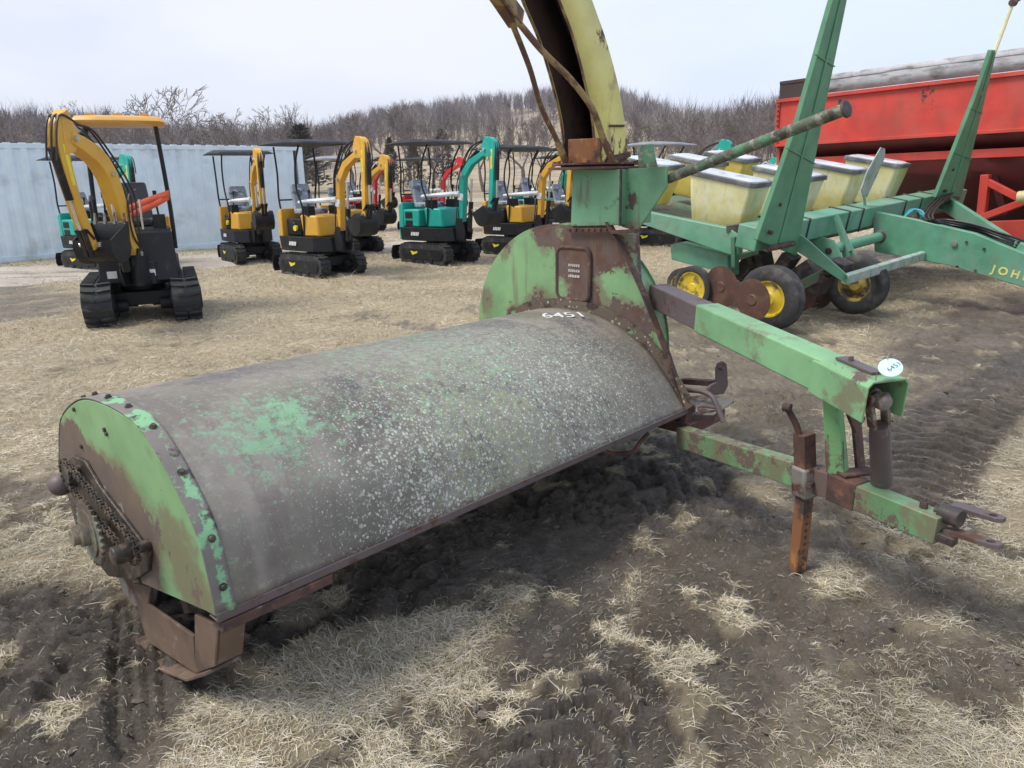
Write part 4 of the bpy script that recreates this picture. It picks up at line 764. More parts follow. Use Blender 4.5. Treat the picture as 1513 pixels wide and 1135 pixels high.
# hoppers
def hopper(x0,x1,y0,y1,z0,z1,mt='hopper_plastic'):
    ins=.07; bt=[V((x0+ins*1.3,y0+ins,z0+.06)),V((x0+ins*2.2,y0+ins,z0)),V((x1-ins*1.6,y0+ins,z0)),V((x1-ins,y0+ins,z0+.10))]
    ring=lambda e,z: [V((x0+e+.05,y0+e,z)),V((x1-e-.05,y0+e,z)),V((x1-e,y0+e+.05,z)),V((x1-e,y1-e-.05,z)),V((x1-e-.05,y1-e,z)),V((x0+e+.05,y1-e,z)),V((x0+e,y1-e-.05,z)),V((x0+e,y0+e+.05,z))]
    lv=[ring(.10,z0),ring(.075,z0+.05),ring(.035,(z0+z1)/2),ring(0,z1)]; mb=MB(); vs=[p for l in lv for p in l]; fs=[]
    for i in range(3):
        for j in range(8): fs.append((i*8+j,i*8+(j+1)%8,(i+1)*8+(j+1)%8,(i+1)*8+j))
    fs+=[tuple(range(7,-1,-1)),tuple(24+j for j in range(8))]; mb.add(vs,fs); h=p_(mb,'seed_hopper',mt,bev=.018)
    mb=MB(); mb.loft(ring(-.02,z1-.01),ring(-.015,z1+.045)); l=mb.build('hopper_lid','hopper_lid',h,bev=.008)
    mb=MB(); mb.loft(ring(.02,z1+.0455),ring(.05,z1+.060)); mb.bx((x0+x1)/2-.12,(x0+x1)/2+.12,(y0+y1)/2-.08,(y0+y1)/2+.08,z1+.05,z1+.066); mb.build('lid_panel','lid_top',h,bev=.006)
hl_=Q(1018,256,1,.02); hr_=Q(1121,279,1,.02); zt=(hl_.z+hr_.z)/2
for dy,dx,dz in((0,0,0),(1.25,.08,.0),(2.4,.10,.02),(3.75,.10,.03)): hopper(hl_.x+dx,hr_.x-.06+dx*.2,.0+dy,.42+dy,zt-.58,zt+dz)
hq=Q(948,262,1,-.1); 
for y0,dx in((.05,-1.1),(.95,-1.05),(1.85,-1.1)): hopper(hl_.x+dx,hl_.x+dx+.72,y0,y0+.42,zt-.50,zt-.02,'hopper_yellow')
mb=MB(); mb.bx(hl_.x-1.2,-.1,.02,5.4,zt-.66,zt-.60); p_(mb,'hopper_support','old_green')
# small grey fin, hoses, ropes
mb=MB(); mb.ext([Q(px,py,0,.0) for px,py in [(1276,292),(1273,280),(1281,255),(1302,218),(1308,220),(1308,232),(1295,262),(1281,292)]],(-.015,0,0)); mb.bar(Q(1277,288,0,.0),Q(1278,304,0,.0),.03,.02); p_(mb,'grey_fin','grey_rail',bev=.003)
mb=MB(); zz=lambda px,py,o: Q(px,py,1,yt+.05+o)
for k in range(4): mb.tube(spline([V((.1,tB-1.0+.2*k,zT+.03)),zz(1360+6*k,322-2*k,.15),zz(1400,325+3*k,.12),zz(1440,332+3*k,.10+.02*k),zz(1480,345+4*k,.05),zz(1530,362+5*k,.1),zz(1620,392,.1)],6),.014,7)
p_(mb,'hydraulic_hoses','black_hose')
mb=MB()
for k in range(3): mb.tube(spline([zz(1335,322,.3-.05*k),zz(1345+3*k,310,.3),zz(1362,312+3*k,.28),zz(1366,325,.25),zz(1352,330,.3)],6),.010,6)
p_(mb,'cyan_rope','cyan_hose')
mb=MB(); q=Q(1325,312,0,.05); mb.cyl(q,(0,1,0),.06,.3,14); mb.bar(Q(1310,308,0,.05),Q(1345,318,0,.05),.07,.05); mb.cyl(Q(1342,322,0,.2),V((.5,1,0)),.035,.25,12); p_(mb,'hydraulic_valve','rust_steel',bev=.005)
mb=MB(); mb.tube([Q(1480,310,0,.4),Q(1513,318,0,.4)],.0,4) if 0 else None
# ================================================================== RED GRAIN CART
cx_=V((.6,-.8,.012)).normalized(); cyy=V((.8,.6,0)); cyy=(cyy-cx_*cyy.dot(cx_)).normalized(); cz_=cx_.cross(cyy)
CF=Frame(Y(1151,148,14.6),Matrix((cx_,cyy,cz_)).transposed()); K_=lambda px,py,y=0: CF.pl(px,py,1,y)
mk('cart_red',(.56,.052,.036),.5,vary=.10,layers=[dict(c=(.30,.06,.045),s=5,d=8,t=.60,w=.10,a=.5,st=(.5,1,.12)),dict(c=(.50,.10,.07),s=1.6,t=.6,w=.1,a=.5),dict(c=(.06,.03,.03),s=3.2,d=8,rg=.75,t=.70,w=.02,bias=[(K_(1367,140),.3,.22),(K_(1383,160),.2,.2),(K_(1285,152),.4,.08)])])
mk('cart_dark',(.10,.012,.012),.6,vary=.2); mk('tarp_grey',(.44,.435,.46),.7,vary=.15,layers=[dict(c=(.20,.19,.19),s=3,t=.58,w=.1,st=(1,1,3)),dict(c=(.42,.42,.42),s=4,t=.62,w=.06)],bump=.5,bscale=8,bdist=.02); mk('tarp_dark',(.05,.032,.032),.7)
CC=empty('grain_cart',CF.mat()); tag(CC,'large red grain cart with a grey side board along its top edge','farm trailer')
LX=6.2; zb_=K_(1151,217).z; zt_=K_(1151,121).z; zr=K_(1206,232).z; zr2=K_(1206,243).z
mb=MB(); mb.bx(0,LX,0,.05,zb_,0); p_(mb,'side_panel','cart_red',CC,bev=.006)
mb=MB(); mb.bx(-.02,LX,-.05,.0,-.05,.01); mb.bx(-.02,LX,-.03,.0,zb_,zb_+.05); 
for x in (0,): mb.bx(x-.03,x+.04,-.03,.0,zb_+.05,-.05)
p_(mb,'panel_rim','cart_red',CC,bev=.004)
for i in range(9): m2=MB(); m2.cyl((.02,-.035,zb_+.12+i*.085),(0,1,0),.018,.02,6); m2.build('rivet','dark_steel',CC)
mb=MB(); n_=26; rows=[]
for i in range(n_+1):
    x=.85+(LX-.85)*i/n_; wv=.004*math.sin(i*1.7)+.004*math.sin(i*.6); rows.append([V((x,-.02+wv,.02)),V((x,-.03+wv,zt_*.5)),V((x,-.02+wv,zt_*.76)),V((x,-.03,zt_*.77)),V((x,-.03,zt_))])
mb.sheet(rows); p_(mb,'side_board','tarp_grey',CC,solid=.02,smooth=60)
mb=MB(); mb.bx(0,.9,-.005,.03,.0,zt_-.06); mb.bx(0,.95,-.015,.03,zt_-.06,zt_); p_(mb,'corner_board','tarp_dark',CC,bev=.005)
mb=MB(); mb.add([V((0,.02,zb_)),V((LX,.02,zb_)),V((LX,.32,zr)),V((0,.32,zr))],[(0,1,2,3)]); p_(mb,'slope_panel','cart_dark',CC,solid=.01)
mb=MB(); mb.bx(0,LX,.12,.34,zr2,zr); p_(mb,'side_rail','cart_red',CC,bev=.006)
mb=MB(); mb.add([V((0,.33,zr2)),V((LX,.33,zr2)),V((LX-.8,1.2,zr2-1.15)),V((.9,1.2,zr2-1.15))],[(0,1,2,3)]); mb.add([V((0,.33,zr2)),V((.9,1.2,zr2-1.15)),V((.9,1.6,zr2-1.15)),V((0,2.5,zr2))],[(0,1,2,3)]); mb.add([V((LX-.8,1.2,zr2-1.15)),V((.9,1.2,zr2-1.15)),V((.9,1.6,zr2-1.15)),V((LX-.8,1.6,zr2-1.15))],[(0,1,2,3)]); mb.add([V((0,2.5,zr2)),V((LX,2.5,zr2)),V((LX-.8,1.6,zr2-1.15)),V((.9,1.6,zr2-1.15))],[(0,1,2,3)]); p_(mb,'hopper_floor','cart_dark',CC,solid=.01)
mb=MB(); mb.bx(0,.05,.05,2.8,zr2,0); mb.bx(LX-.05,LX,.05,2.8,zr2,0); mb.bx(0,LX,2.75,2.8,zr2,0); p_(mb,'end_panel','cart_red',CC)
mb=MB(); y_=.15; kk=lambda px,py: CF.pl(px,py,1,y_)
mb.bar(kk(1457,258),kk(1450,322),.12,.12,up=(0,1,0)); p_(mb,'frame_leg','cart_red',CC,bev=.01)
mb=MB(); mb.bar(kk(1458,268),kk(1520,300),.10,.10,up=(0,1,0)); mb.bar(kk(1520,300),kk(1600,330),.10,.10,up=(0,1,0)); mb.bar(kk(1450,322),kk(1520,296),.10,.14,up=(0,1,0)); p_(mb,'frame_brace','cart_red',CC,bev=.008)
mb=MB(); y_=.5; mb.bar(kk(1470,262),kk(1485,318),.10,.08,up=(0,1,0));  p_(mb,'rear_brace','cart_dark',CC)
y_=-.1; mb=MB(); mb.ext([kk(px,py) for px,py in [(1462,327),(1600,322),(1600,362),(1475,352)]],(0,.1,0)); p_(mb,'axle_beam','cart_red',CC,bev=.01)
mb=MB(); mb.tube([kk(1505,292),kk(1560,286)],.09,12); p_(mb,'auger_tube','hopper_plastic',CC)
for xw,yw in((5.0,.6),(5.0,2.4)):
    zc=-(CF.o.z)+.72; mb=MB(); mb.lathe([(.35,-.22),(.6,-.27),(.72,-.2),(.72,.2),(.6,.27),(.35,.22)],(xw,yw,zc),(0,1,0),40,cap=False); o=p_(mb,'cart_wheel','tyre',CC); mb=MB(); mb.lathe([(.05,-.1),(.32,-.08),(.36,-.2),(.36,.2),(.05,.1)],(xw,yw,zc),(0,1,0),28); mb.build('wheel_rim','hub_dirty',o)
# ================================================================== EXCAVATORS
mk('exc_yellow',(.66,.36,.04),.42,vary=.06,layers=[dict(c=(.38,.27,.14),s=3,t=.66,w=.08,a=.6)])
mk('exc_orange',(.66,.36,.09),.45,vary=.06,layers=[dict(c=(.55,.40,.24),s=3,t=.62,w=.1,a=.6)])
mk('exc_teal',(.012,.36,.29),.42,vary=.06,layers=[dict(c=(.10,.30,.25),s=3,t=.66,w=.08,a=.5)])
mk('exc_red',(.55,.025,.03),.42,vary=.06,layers=[dict(c=(.38,.10,.09),s=3,t=.66,w=.08,a=.5)])
mk('exc_black',(.014,.015,.017),.5,spec=.3,vary=.15,layers=[dict(c=(.10,.09,.075),s=4,t=.64,w=.1,a=.5)])
mk('exc_rubber',(.026,.028,.030),.7,layers=[dict(c=(.13,.115,.09),s=7,t=.6,w=.1,a=.6)])
mk('roof_black',(.022,.024,.028),.6,spec=.25,layers=[dict(c=(.07,.07,.08),s=2.5,t=.62,w=.12,a=.5)])
mk('roof_grey',(.22,.235,.26),.5); mk('plastic_film',(.30,.33,.37),.18,layers=[dict(c=(.75,.78,.82),s=13,t=.62,w=.03),dict(c=(.10,.11,.13),s=8,t=.56,w=.05)],bump=.6,bscale=16,bdist=.02)
mk('wrap_white',(.72,.76,.77),.35,layers=[dict(c=(.45,.50,.52),s=16,t=.58,w=.05)],bump=.6,bscale=25,bdist=.01)
mk('seat_black',(.035,.035,.038),.35,bump=.2,layers=[dict(c=(.30,.31,.33),s=14,t=.66,w=.03)]); mk('chrome',(.65,.66,.66),.22,.9); mk('hose_black',(.02,.02,.021),.5)
mk('decal_yellow',(.75,.65,.03),.5); mk('decal_white',(.72,.74,.75),.5); mk('ribbon',(.85,.14,.06),.5)
def stadium(L,r,n=10,cz=None):
    cz=r if cz is None else cz; out=[]
    for i in range(n+1): t=-math.pi/2+math.pi*i/n; out.append((L/2-r+r*math.cos(t),cz+r*math.sin(t)))
    for i in range(n+1): t=math.pi/2+math.pi*i/n; out.append((-L/2+r+r*math.cos(t),cz+r*math.sin(t)))
    return out
def excavator(name,paint,kind='mini',swing=0,flip=1,label='',group='compact excavators parked in rows'):
    root=empty(name,Matrix.Identity(4)); PT=lambda mb,nm,mt,par=root,**k: mb.build(nm,mt,par,**k)
    big=kind=='cab'
    # tracks
    for sy in(-1,1):
        y=sy*(.46 if big else .38); wd=.20 if not big else .30; HR=.185 if not big else .235; TL=1.32 if not big else 1.6; mb=MB(); o=stadium(TL,HR); 
        mb.ext([V((a,y-wd/2,b)) for a,b in o],(0,wd,0))
        per=[]; 
        for i in range(len(o)):
            a,b=o[i],o[(i+1)%len(o)]; per.append((a,b,math.hypot(b[0]-a[0],b[1]-a[1])))
        T=sum(p[2] for p in per); n=34
        for k in range(n):
            s=T*k/n; j=0
            while s>per[j][2]: s-=per[j][2]; j+=1
            a,b,l=per[j]; t=s/max(l,1e-6); px=a[0]+(b[0]-a[0])*t; pz=a[1]+(b[1]-a[1])*t; nx_,nz_=(b[1]-a[1])/l,-(b[0]-a[0])/l
            for q in(-1,1): mb.bar(V((px+nx_*.012,y+q*.012+(-1 if k%2 else 1)*0,pz+nz_*.012)),V((px+nx_*.012+q*0-nz_*.022,y+q*wd*.49,pz+nz_*.012+nx_*.022)),.026,.028,up=(nx_,0,nz_))
        tr=PT(mb,'track','exc_rubber')
        mb=MB(); mb.ext([V((a,y-sy*.0+sy*wd*.30,b)) for a,b in stadium(TL-.3,HR*.54,6,HR)],(0,sy*wd*.27,0)); 
        for xx in(-TL/2+HR,TL/2-HR): mb.cyl((xx,y+sy*wd*.46,HR),(0,1,0),HR*.55,.05,16)
        for xx in(-.25,0,.25): mb.cyl((xx,y+sy*wd*.46,.07),(0,1,0),.05,.05,12)
        for xx in(-TL/2+HR,TL/2-HR): mb.cyl((xx,y-sy*wd*.46,HR),(0,1,0),HR*.46,.07,16)
        PT(mb,'track_frame','exc_black',tr,bev=.004)
        mb=MB(); yy=y+sy*(wd*.57+.002); mb.ext([V((-.25,yy,.16)),V((-.12,yy,.20)),V((-.10,yy,.24)),V((-.20,yy,.22)),V((-.30,yy,.24))],(0,sy*.003,0)); PT(mb,'track_decal','decal_yellow',tr)
    mb=MB(); mb.bx(-.36,.36,-.30,.30,.17,.33); mb.cyl((0,0,.38),(0,0,1),.25,.10,28)
    for sy in(-1,1):
        mb.bx(-.12,.12,sy*.2-.12,sy*.2+.12,.12,.26); mb.cyl((.43,sy*.23,.185),(0,1,0),.07,.12,14)
    PT(mb,'undercarriage','exc_black',bev=.01)
    mb=MB(); bl=[V((-.86,0,.04)),V((-.90,0,.10)),V((-.895,0,.22)),V((-.85,0,.32)),V((-.835,0,.32)),V((-.875,0,.22)),V((-.88,0,.11)),V((-.84,0,.04))]
    mb.ext([q+V((0,-.47,0)) for q in bl],(0,.94,0)); 
    for sy in(-1,1): mb.bar(V((-.87,sy*.16,.16)),V((-.25,sy*.16,.22)),.05,.06)
    PT(mb,'dozer_blade','exc_black',bev=.004)
    # upper works: an assembly turned by the swing angle
    S=Matrix.Rotation(swing,3,'Z'); 
    def U(mb): mb.v=[S@V((v.x,v.y*flip,v.z)) for v in mb.v]; return mb
    mb=MB(); mb.loft([V((-.62,-.42,.43)),V((-.50,-.44,.43)),V((.35,-.40,.43)),V((.58,-.16,.43)),V((.58,.16,.43)),V((.35,.40,.43)),V((-.50,.44,.43)),V((-.62,.42,.43))],[V((-.66,-.42,.68)),V((-.50,-.44,.68)),V((.35,-.40,.68)),V((.54,-.16,.68)),V((.54,.16,.68)),V((.35,.40,.68)),V((-.50,.44,.68)),V((-.66,.42,.68))])
    plat=PT(U(mb),'platform','exc_black',bev=.008)
    mb=MB()
    for i in range(5):
        for sy in(-1,1): mb.box((-.30+i*.045,sy*.4435,.56),(.03,.003,.07),Matrix.Rotation(.35,3,'Y'))
    PT(U(mb),'platform_marks','decal_white',plat)
    mb=MB(); mb.loft([V((-.70,-.40,.44)),V((-.55,-.42,.44)),V((-.55,.42,.44)),V((-.70,.40,.44))],[V((-.72,-.38,1.10)),V((-.58,-.40,1.16)),V((-.58,.40,1.16)),V((-.72,.38,1.10))])
    if kind!='open': mb.bx(-.56,-.12,-.40,.40,.69,1.02)
    hoodp=PT(U(mb),'engine_cover',paint,bev=.025)
    mb=MB()
    for z in(.56,.84):
        for sy in (-1,1): g2_=MB(); g2_.bx(-.735,-.700,sy*.19-.13,sy*.19+.13,z-.02,z+.17); PT(U(g2_),'grille','exc_black',hoodp)
    if kind!='open':
        for z in(.74,.90): 
            for sy in(-1,1): g2_=MB(); g2_.bx(-.50,-.30,sy*.402-.004,sy*.402+.004,z-.05,z+.07); PT(U(g2_),'grille','exc_black',hoodp)
    if kind=='open':
        mb=MB(); mb.bx(-.54,-.1,-.32,.32,.69,.98); mb.cyl((-.3,-.33,.84),(0,1,0),.09,.06,16); mb.cyl((-.15,.1,.9),(0,0,1),.06,.2,14); PT(U(mb),'engine','exc_black',bev=.02)
        mb=MB(); mb.cyl((-.2,-.36,.82),(0,1,0),.05,.04,14); PT(U(mb),'oil_cap','decal_yellow')
    # console / tank by the boom
    mb=MB(); mb.loft([V((.08,-.40,.69)),V((.42,-.30,.69)),V((.42,.30,.69)),V((.08,.40,.69))],[V((.02,-.40,1.06)),V((.36,-.30,1.04)),V((.36,.30,1.04)),V((.02,.40,1.06))])
    PT(U(mb),'front_cover','exc_black' if big else paint,bev=.03)
    # seat
    mb=MB(); mb.box((-.22,0,1.10),(.44,.44,.10)); seat=PT(U(mb),'seat','plastic_film' if not big else 'seat_black',bev=.03)
    mb=MB(); mb.loft([V((-.46,-.21,1.12)),V((-.36,-.22,1.12)),V((-.36,.22,1.12)),V((-.46,.21,1.12))],[V((-.57,-.17,1.56)),V((-.49,-.18,1.58)),V((-.49,.18,1.58)),V((-.57,.17,1.56))]); PT(U(mb),'seat_back','plastic_film' if not big else 'seat_black',seat,bev=.03)
    # levers and wrapped arm rest
    for sy in(-1,1):
        mb=MB(); mb.bx(.02,.22,sy*.28-.07,sy*.28+.07,1.02,1.20); mb.tube([V((.12,sy*.28,1.2)),V((.16,sy*.27,1.34)),V((.17,sy*.27,1.42))],.012,8); mb.cyl((.17,sy*.27,1.44),(0,0,1),.022,.07,10); PT(U(mb),'control_lever','exc_black',bev=.004)
    mb=MB(); mb.tube([V((-.12,-.30,1.26)),V((.15,-.28,1.28)),V((.45,-.10,1.30)),V((.66,-.06,1.31))],[.03,.04,.045,.05],8); 
    if not big: PT(U(mb),'wrapped_lever','wrap_white')
    if big:
        mb=MB(); mb.tube([V((.30,-.10,.72)),V((.33,-.10,1.35))],.014,8); mb.tube([V((.30,.10,.72)),V((.33,.10,1.38))],.014,8); PT(U(mb),'travel_levers','chrome')
        mb=MB(); mb.loft([V((.36,-.42,.44)),V((.56,-.42,.46)),V((.56,.42,.46)),V((.36,.42,.44))],[V((.36,-.40,1.02)),V((.42,-.40,1.02)),V((.42,.40,1.02)),V((.36,.40,1.02))]); fp_=PT(U(mb),'front_panel','exc_black',bev=.02)
        mb=MB(); mb.box((.556,-.28,.56),(.006,.10,.08)); mb.box((.556,.12,.56),(.006,.10,.08)); PT(U(mb),'panel_label','decal_white',fp_)  # two white label squares stuck on the front panel
    # canopy
    HT=2.22
    mb=MB()
    if big:
        for sy in(-1,1): mb.tube(spline([V((-.45,sy*.42,.75)),V((-.43,sy*.42,1.3)),V((-.36,sy*.38,2.2)),V((-.2,sy*.36,2.24))],5),.026,8); mb.tube([V((-.42,sy*.42,1.38)),V((-.05,sy*.42,1.42)),V((.1,sy*.42,1.36)),V((.12,sy*.42,1.1))],.016,8)
    else:
        for sy in(-1,1):
            mb.tube(spline([V((-.60,sy*.36,1.05)),V((-.62,sy*.38,1.35)),V((-.56,sy*.40,1.75)),V((-.60,sy*.40,2.2))],5),.017,8)
            mb.tube(spline([V((.10,sy*.39,.7)),V((.12,sy*.39,1.15)),V((.0,sy*.40,1.5)),V((.06,sy*.42,1.9)),V((.24,sy*.44,2.2))],5),.017,8)
        mb.tube([V((-.60,-.38,1.3)),V((-.60,.38,1.3))],.014,8)
    PT(U(mb),'canopy_frame','exc_black')
    mb=MB(); prof=[(-.80,0),(-.78,.035),(-.55,.075),(-.1,.095),(.25,.07),(.50,.03),(.52,0)]
    if big: prof=[(-.62,0),(-.63,.05),(-.58,.09),(.12,.09),(.20,.07),(.22,.03),(.20,0)]
    A=[];Bq=[]
    secs=[]
    for yy,k in((-.56,.35),(-.50,.9),(-.25,1.0),(0,1.0),(.25,1.0),(.50,.9),(.56,.35)): secs.append([V((a,yy*(.86 if big else 1),HT+b*k)) for a,b in prof])
    nP=len(prof); vs=[p for s in secs for p in s]; fs=[]
    for i in range(len(secs)-1):
        for j in range(nP): fs.append((i*nP+j,i*nP+(j+1)%nP,(i+1)*nP+(j+1)%nP,(i+1)*nP+j))
    fs+=[tuple(range(nP)),tuple((len(secs)-1)*nP+j for j in range(nP))]; mb.add(vs,fs)
    if big:
        for yy in(-.28,0,.28): mb.bx(-.5,.1,yy-.05,yy+.05,HT+.09,HT+.115)
    PT(U(mb),'canopy_roof','exc_orange' if big else ('roof_grey' if kind=='grey' else 'roof_black'),smooth=50)
    # boom group, turned by its own swing about the king post
    K=V((.62,0,0)); bs=R(-27) if big else R(-6); BS=Matrix.Rotation(bs,3,'Z')
    def UB(mb): mb.v=[BS@(v-K)+K for v in mb.v]; return U(mb)
    mb=MB(); mb.cyl((.60,0,.60),(0,0,1),.10,.34,16); 
    for sy in(-1,1): mb.ext([V((.55,sy*.08,.45)),V((.80,sy*.08,.45)),V((.84,sy*.08,.62)),V((.74,sy*.08,.86)),V((.62,sy*.08,.86))],(0,sy*.025,0))
    PT(UB(mb),'swing_post','exc_black',bev=.006)
    if big: bp=[(.70,.80),(.84,1.25),(.96,1.64),(1.18,1.86),(1.56,2.0)]; arm=[(1.50,1.99),(1.60,2.16),(1.70,1.98),(1.63,1.5),(1.44,.92)]; ae=(1.44,.90)
    else: bp=[(.68,.80),(.70,1.25),(.74,1.62),(.98,1.86),(1.42,2.05)]; tip=(1.5,2.15); arm=[(1.36,2.08),(1.46,2.20),(1.58,2.12),(1.56,1.7),(1.50,1.05)]; ae=(1.50,1.02)
    bw=.078 if big else .058
    # boom as a swept box of varying depth
    def plate(pts,ws,y0,y1,mb):
        up_=[];lo=[]
        for i,(a,b) in enumerate(pts):
            p0=pts[max(i-1,0)];p1=pts[min(i+1,len(pts)-1)];t=V((p1[0]-p0[0],0,p1[1]-p0[1])).normalized(); n=V((-t.z,0,t.x)); up_.append(V((a,0,b))+n*ws[i]);lo.append(V((a,0,b))-n*ws[i])
        o=up_+lo[::-1]; mb.ext([q+V((0,y0,0)) for q in o],(0,y1-y0,0))
    bps=[(q.x,q.z) for q in spline([V((a,0,b)) for a,b in bp],2 if big else 1)]; nb=len(bps)
    mb=MB(); plate(bps,[bw*(.8+.45*math.sin(math.pi*i/(nb-1))) for i in range(nb)],-bw*.95,bw*.95,mb); boom=PT(UB(mb),'boom',paint,bev=.012)
    mb=MB(); dst=V((bp[2][0]+.02,0,bp[2][1]))
    mb.tube([V((.86,0,.62)),V((.86,0,.62)).lerp(V((.98,0,1.60)),.55)],.045,12); PT(UB(mb),'boom_cylinder','exc_black')
    mb=MB(); mb.tube([V((.86,0,.62)).lerp(V((.98,0,1.60)),.5),V((.96,0,1.58))],.022,10); PT(UB(mb),'boom_rod','chrome')
    asp=[(q.x,q.z) for q in spline([V((a,0,b)) for a,b in arm],3)]; na=len(asp)
    mb=MB(); plate(asp,[.05+.035*math.sin(math.pi*min(1,i/(na-1)*1.3)) if i<na-2 else .045 for i in range(na)],-.055,.055,mb)
    mb.ext([V((arm[0][0]-.06,-.06,arm[0][1]+.04)),V((arm[1][0]-.05,-.06,arm[1][1]+.10)),V((arm[1][0]+.06,-.06,arm[1][1]+.04)),V((arm[2][0],-.06,arm[2][1]-.15)),V((arm[0][0]+.02,-.06,arm[0][1]-.12))],(0,.12,0))
    armo=PT(UB(mb),'dipper_arm',paint,bev=.010)
    mb=MB(); q0=V((bp[2][0]+.02,0,bp[2][1]+.16)); q1=V((arm[1][0]-.03,0,arm[1][1]+.06)); mb.tube([q0,q0.lerp(q1,.6)],.042,12); mb.bx(q0.x-.04,q0.x+.04,-.05,.05,q0.z-.12,q0.z+.03); PT(UB(mb),'arm_cylinder','exc_black')
    mb=MB(); mb.tube([q0.lerp(q1,.55),q1],.022,10); PT(UB(mb),'arm_rod','chrome')
    mb=MB(); q0=V((arm[2][0]+.10,0,arm[2][1]-.08)); q1=V((ae[0]+.13,0,ae[1]+.22)); mb.tube([q0,q0.lerp(q1,.62)],.040,12); PT(UB(mb),'bucket_cylinder','exc_black')
    mb=MB(); mb.tube([q0.lerp(q1,.6),q1],.020,10); PT(UB(mb),'bucket_rod','chrome')
    mb=MB(); 
    for sy in(-1,1): mb.bar(q1+V((0,sy*.05,0)),V((ae[0]+.02,sy*.05,ae[1]+.12)),.02,.04,up=(0,1,0)); mb.bar(q1+V((0,sy*.03,0)),V((ae[0]+.05,sy*.03,ae[1]-.06)),.02,.04,up=(0,1,0))
    PT(UB(mb),'bucket_link','exc_black')
    # bucket curled in below the arm: curved shell with side plates, teeth
    bc=V((ae[0]-(.10 if not big else .20),0,ae[1]-(.10 if not big else -.04))); hw=.17 if not big else .19
    sh=[]; 
    for i in range(9): t=R((75 if not big else 20)-i*27); sh.append(V((bc.x+.19*math.cos(t),0,bc.z+.19*math.sin(t))))
    lip=sh[-1]+(V((-.10,0,.16)) if not big else V((-.02,0,.18))); sh.append(lip)
    mb=MB(); inner=[bc+(p-bc)*.92 for p in sh]; o=sh+inner[::-1]; mb.ext([p+V((0,-hw,0)) for p in o],(0,2*hw,0))
    for sy in(-1,1): mb.ext([p+V((0,sy*(hw+.002),0)) for p in sh],(0,sy*.012,0))
    bk=PT(UB(mb),'bucket','exc_black')
    for k in range(4): 
        yy=-hw+.03+k*(2*hw-.06)/3; d=(sh[-1]-sh[-2]).normalized(); tb=MB(); tb.bar(lip+V((0,yy,0))-d*.03,lip+V((0,yy,0))+d*.09,.035,.03,up=(0,1,0),w2=.02,h2=.01); PT(UB(tb),'bucket_tooth','grey_steel',bk)
    for (a_,b_),r_ in (((bp[0][0],bp[0][1]),.03),((arm[0][0]+.04,arm[0][1]+.0),.028),((ae[0],ae[1]+.06),.024),((bp[2][0]+.03,bp[2][1]+.02),.026)):
        mb=MB(); mb.cyl((a_,0,b_),(0,1,0),r_,bw*2+.07,12); PT(UB(mb),'pin','chrome')
    if not big:
        mb=MB(); a_,b_=bps[max(1,nb//3)]; mb.bar(V((a_-.015,0,b_-.06)),V((a_+.0,0,b_+.06)),bw*2+.02,bw*2.4,up=(1,0,0)); PT(UB(mb),'boom_wrap','wrap_white')
    # hoses
    mb=MB()
    for k,(yo,zz) in enumerate(((-.05,.0),(0,.03),(.05,.01))):
        mb.tube(spline([V((.52,yo,.70)),V((.58,yo,1.1)),V((.60,yo,1.5)),V((bp[3][0]-.08,yo,bp[3][1]+.17+zz)),V((arm[0][0]-.1,yo,arm[0][1]+.14)),V((arm[1][0]+.14,yo+.03,arm[1][1]+.02)),V((arm[2][0]+.13,yo,arm[2][1]-.2))],5),.011,6)
    mb.tube(spline([V((.5,.06,.75)),V((.78,.09,1.0)),V((.80,.09,1.3)),V((.72,.08,1.45))],5),.011,6)
    PT(UB(mb),'hydraulic_hoses','hose_black')
    mb=MB(); pa=V((asp[-4][0],0,asp[-4][1])); pb=V((asp[-7][0],0,asp[-7][1]))
    for sy in(-1,1): mb.bar(pa.lerp(pb,.1)+V((0,sy*.057,0)),pa.lerp(pb,.9)+V((0,sy*.057,0)),.003,.05,up=(1,0,0))
    PT(UB(mb),'arm_decal','decal_yellow',armo)
    return root
def copy_tree(o,parent=None):
    c=o.copy(); COL.objects.link(c)
    if parent: c.parent=parent
    for ch in list(o.children): copy_tree(ch,c)
    return c
def place(o,gp,deg,s=1.0,z=0,rel=False):
    o.matrix_world=Matrix.Translation(V((gp.x,gp.y,z)))@Matrix.Rotation(R(deg),4,'Z')@Matrix.Scale(s,4)
GX='compact excavators parked across the field'
protos={}
def exc(px,py,deg,s,paint,kind,label,flip=1,swing=0):
    k=(paint,kind,flip,swing)
    if k in protos: o=copy_tree(protos[k])
    else: o=excavator('compact_excavator',paint,kind,R(swing),flip); protos[k]=o
    g_=G(px,py); zz=float(height(np.array([g_.x]),np.array([g_.y]),np.array([0.]))[0])
    place(o,g_,deg,s,zz); tag(o,label,'excavator',GX); return o,g_
ex1,_=exc(218,464,-66,1.03,'exc_yellow','cab','yellow compact excavator with an orange roof and its boom swung aside, nearest the camera')
exc(152,396,-30,.92,'exc_teal','mini','teal excavator mostly hidden behind the orange roofed yellow one')
exc(372,388,-55,.94,'exc_yellow','open','small yellow excavator with black canopy standing right before the pale container')
exc(478,405,-42,.98,'exc_yellow','open','yellow excavator with a large black canopy and dark track side facing the camera')
exc(520,373,-38,.92,'exc_yellow','grey','excavator with a pale grey canopy half hidden behind the large black canopy')
exc(536,341,-35,.97,'exc_red','mini','red excavator arm rising left of the teal one, body hidden behind the grey canopy machine')
exc(650,387,-40,1.0,'exc_teal','mini','teal excavator with dark side grilles, arm raised before the two red ones')
exc(632,341,-32,.97,'exc_red','mini','red excavator with its boom showing just behind the central teal one')
exc(765,374,-42,.98,'exc_yellow','open','yellow excavator half covered by the round green blower housing')
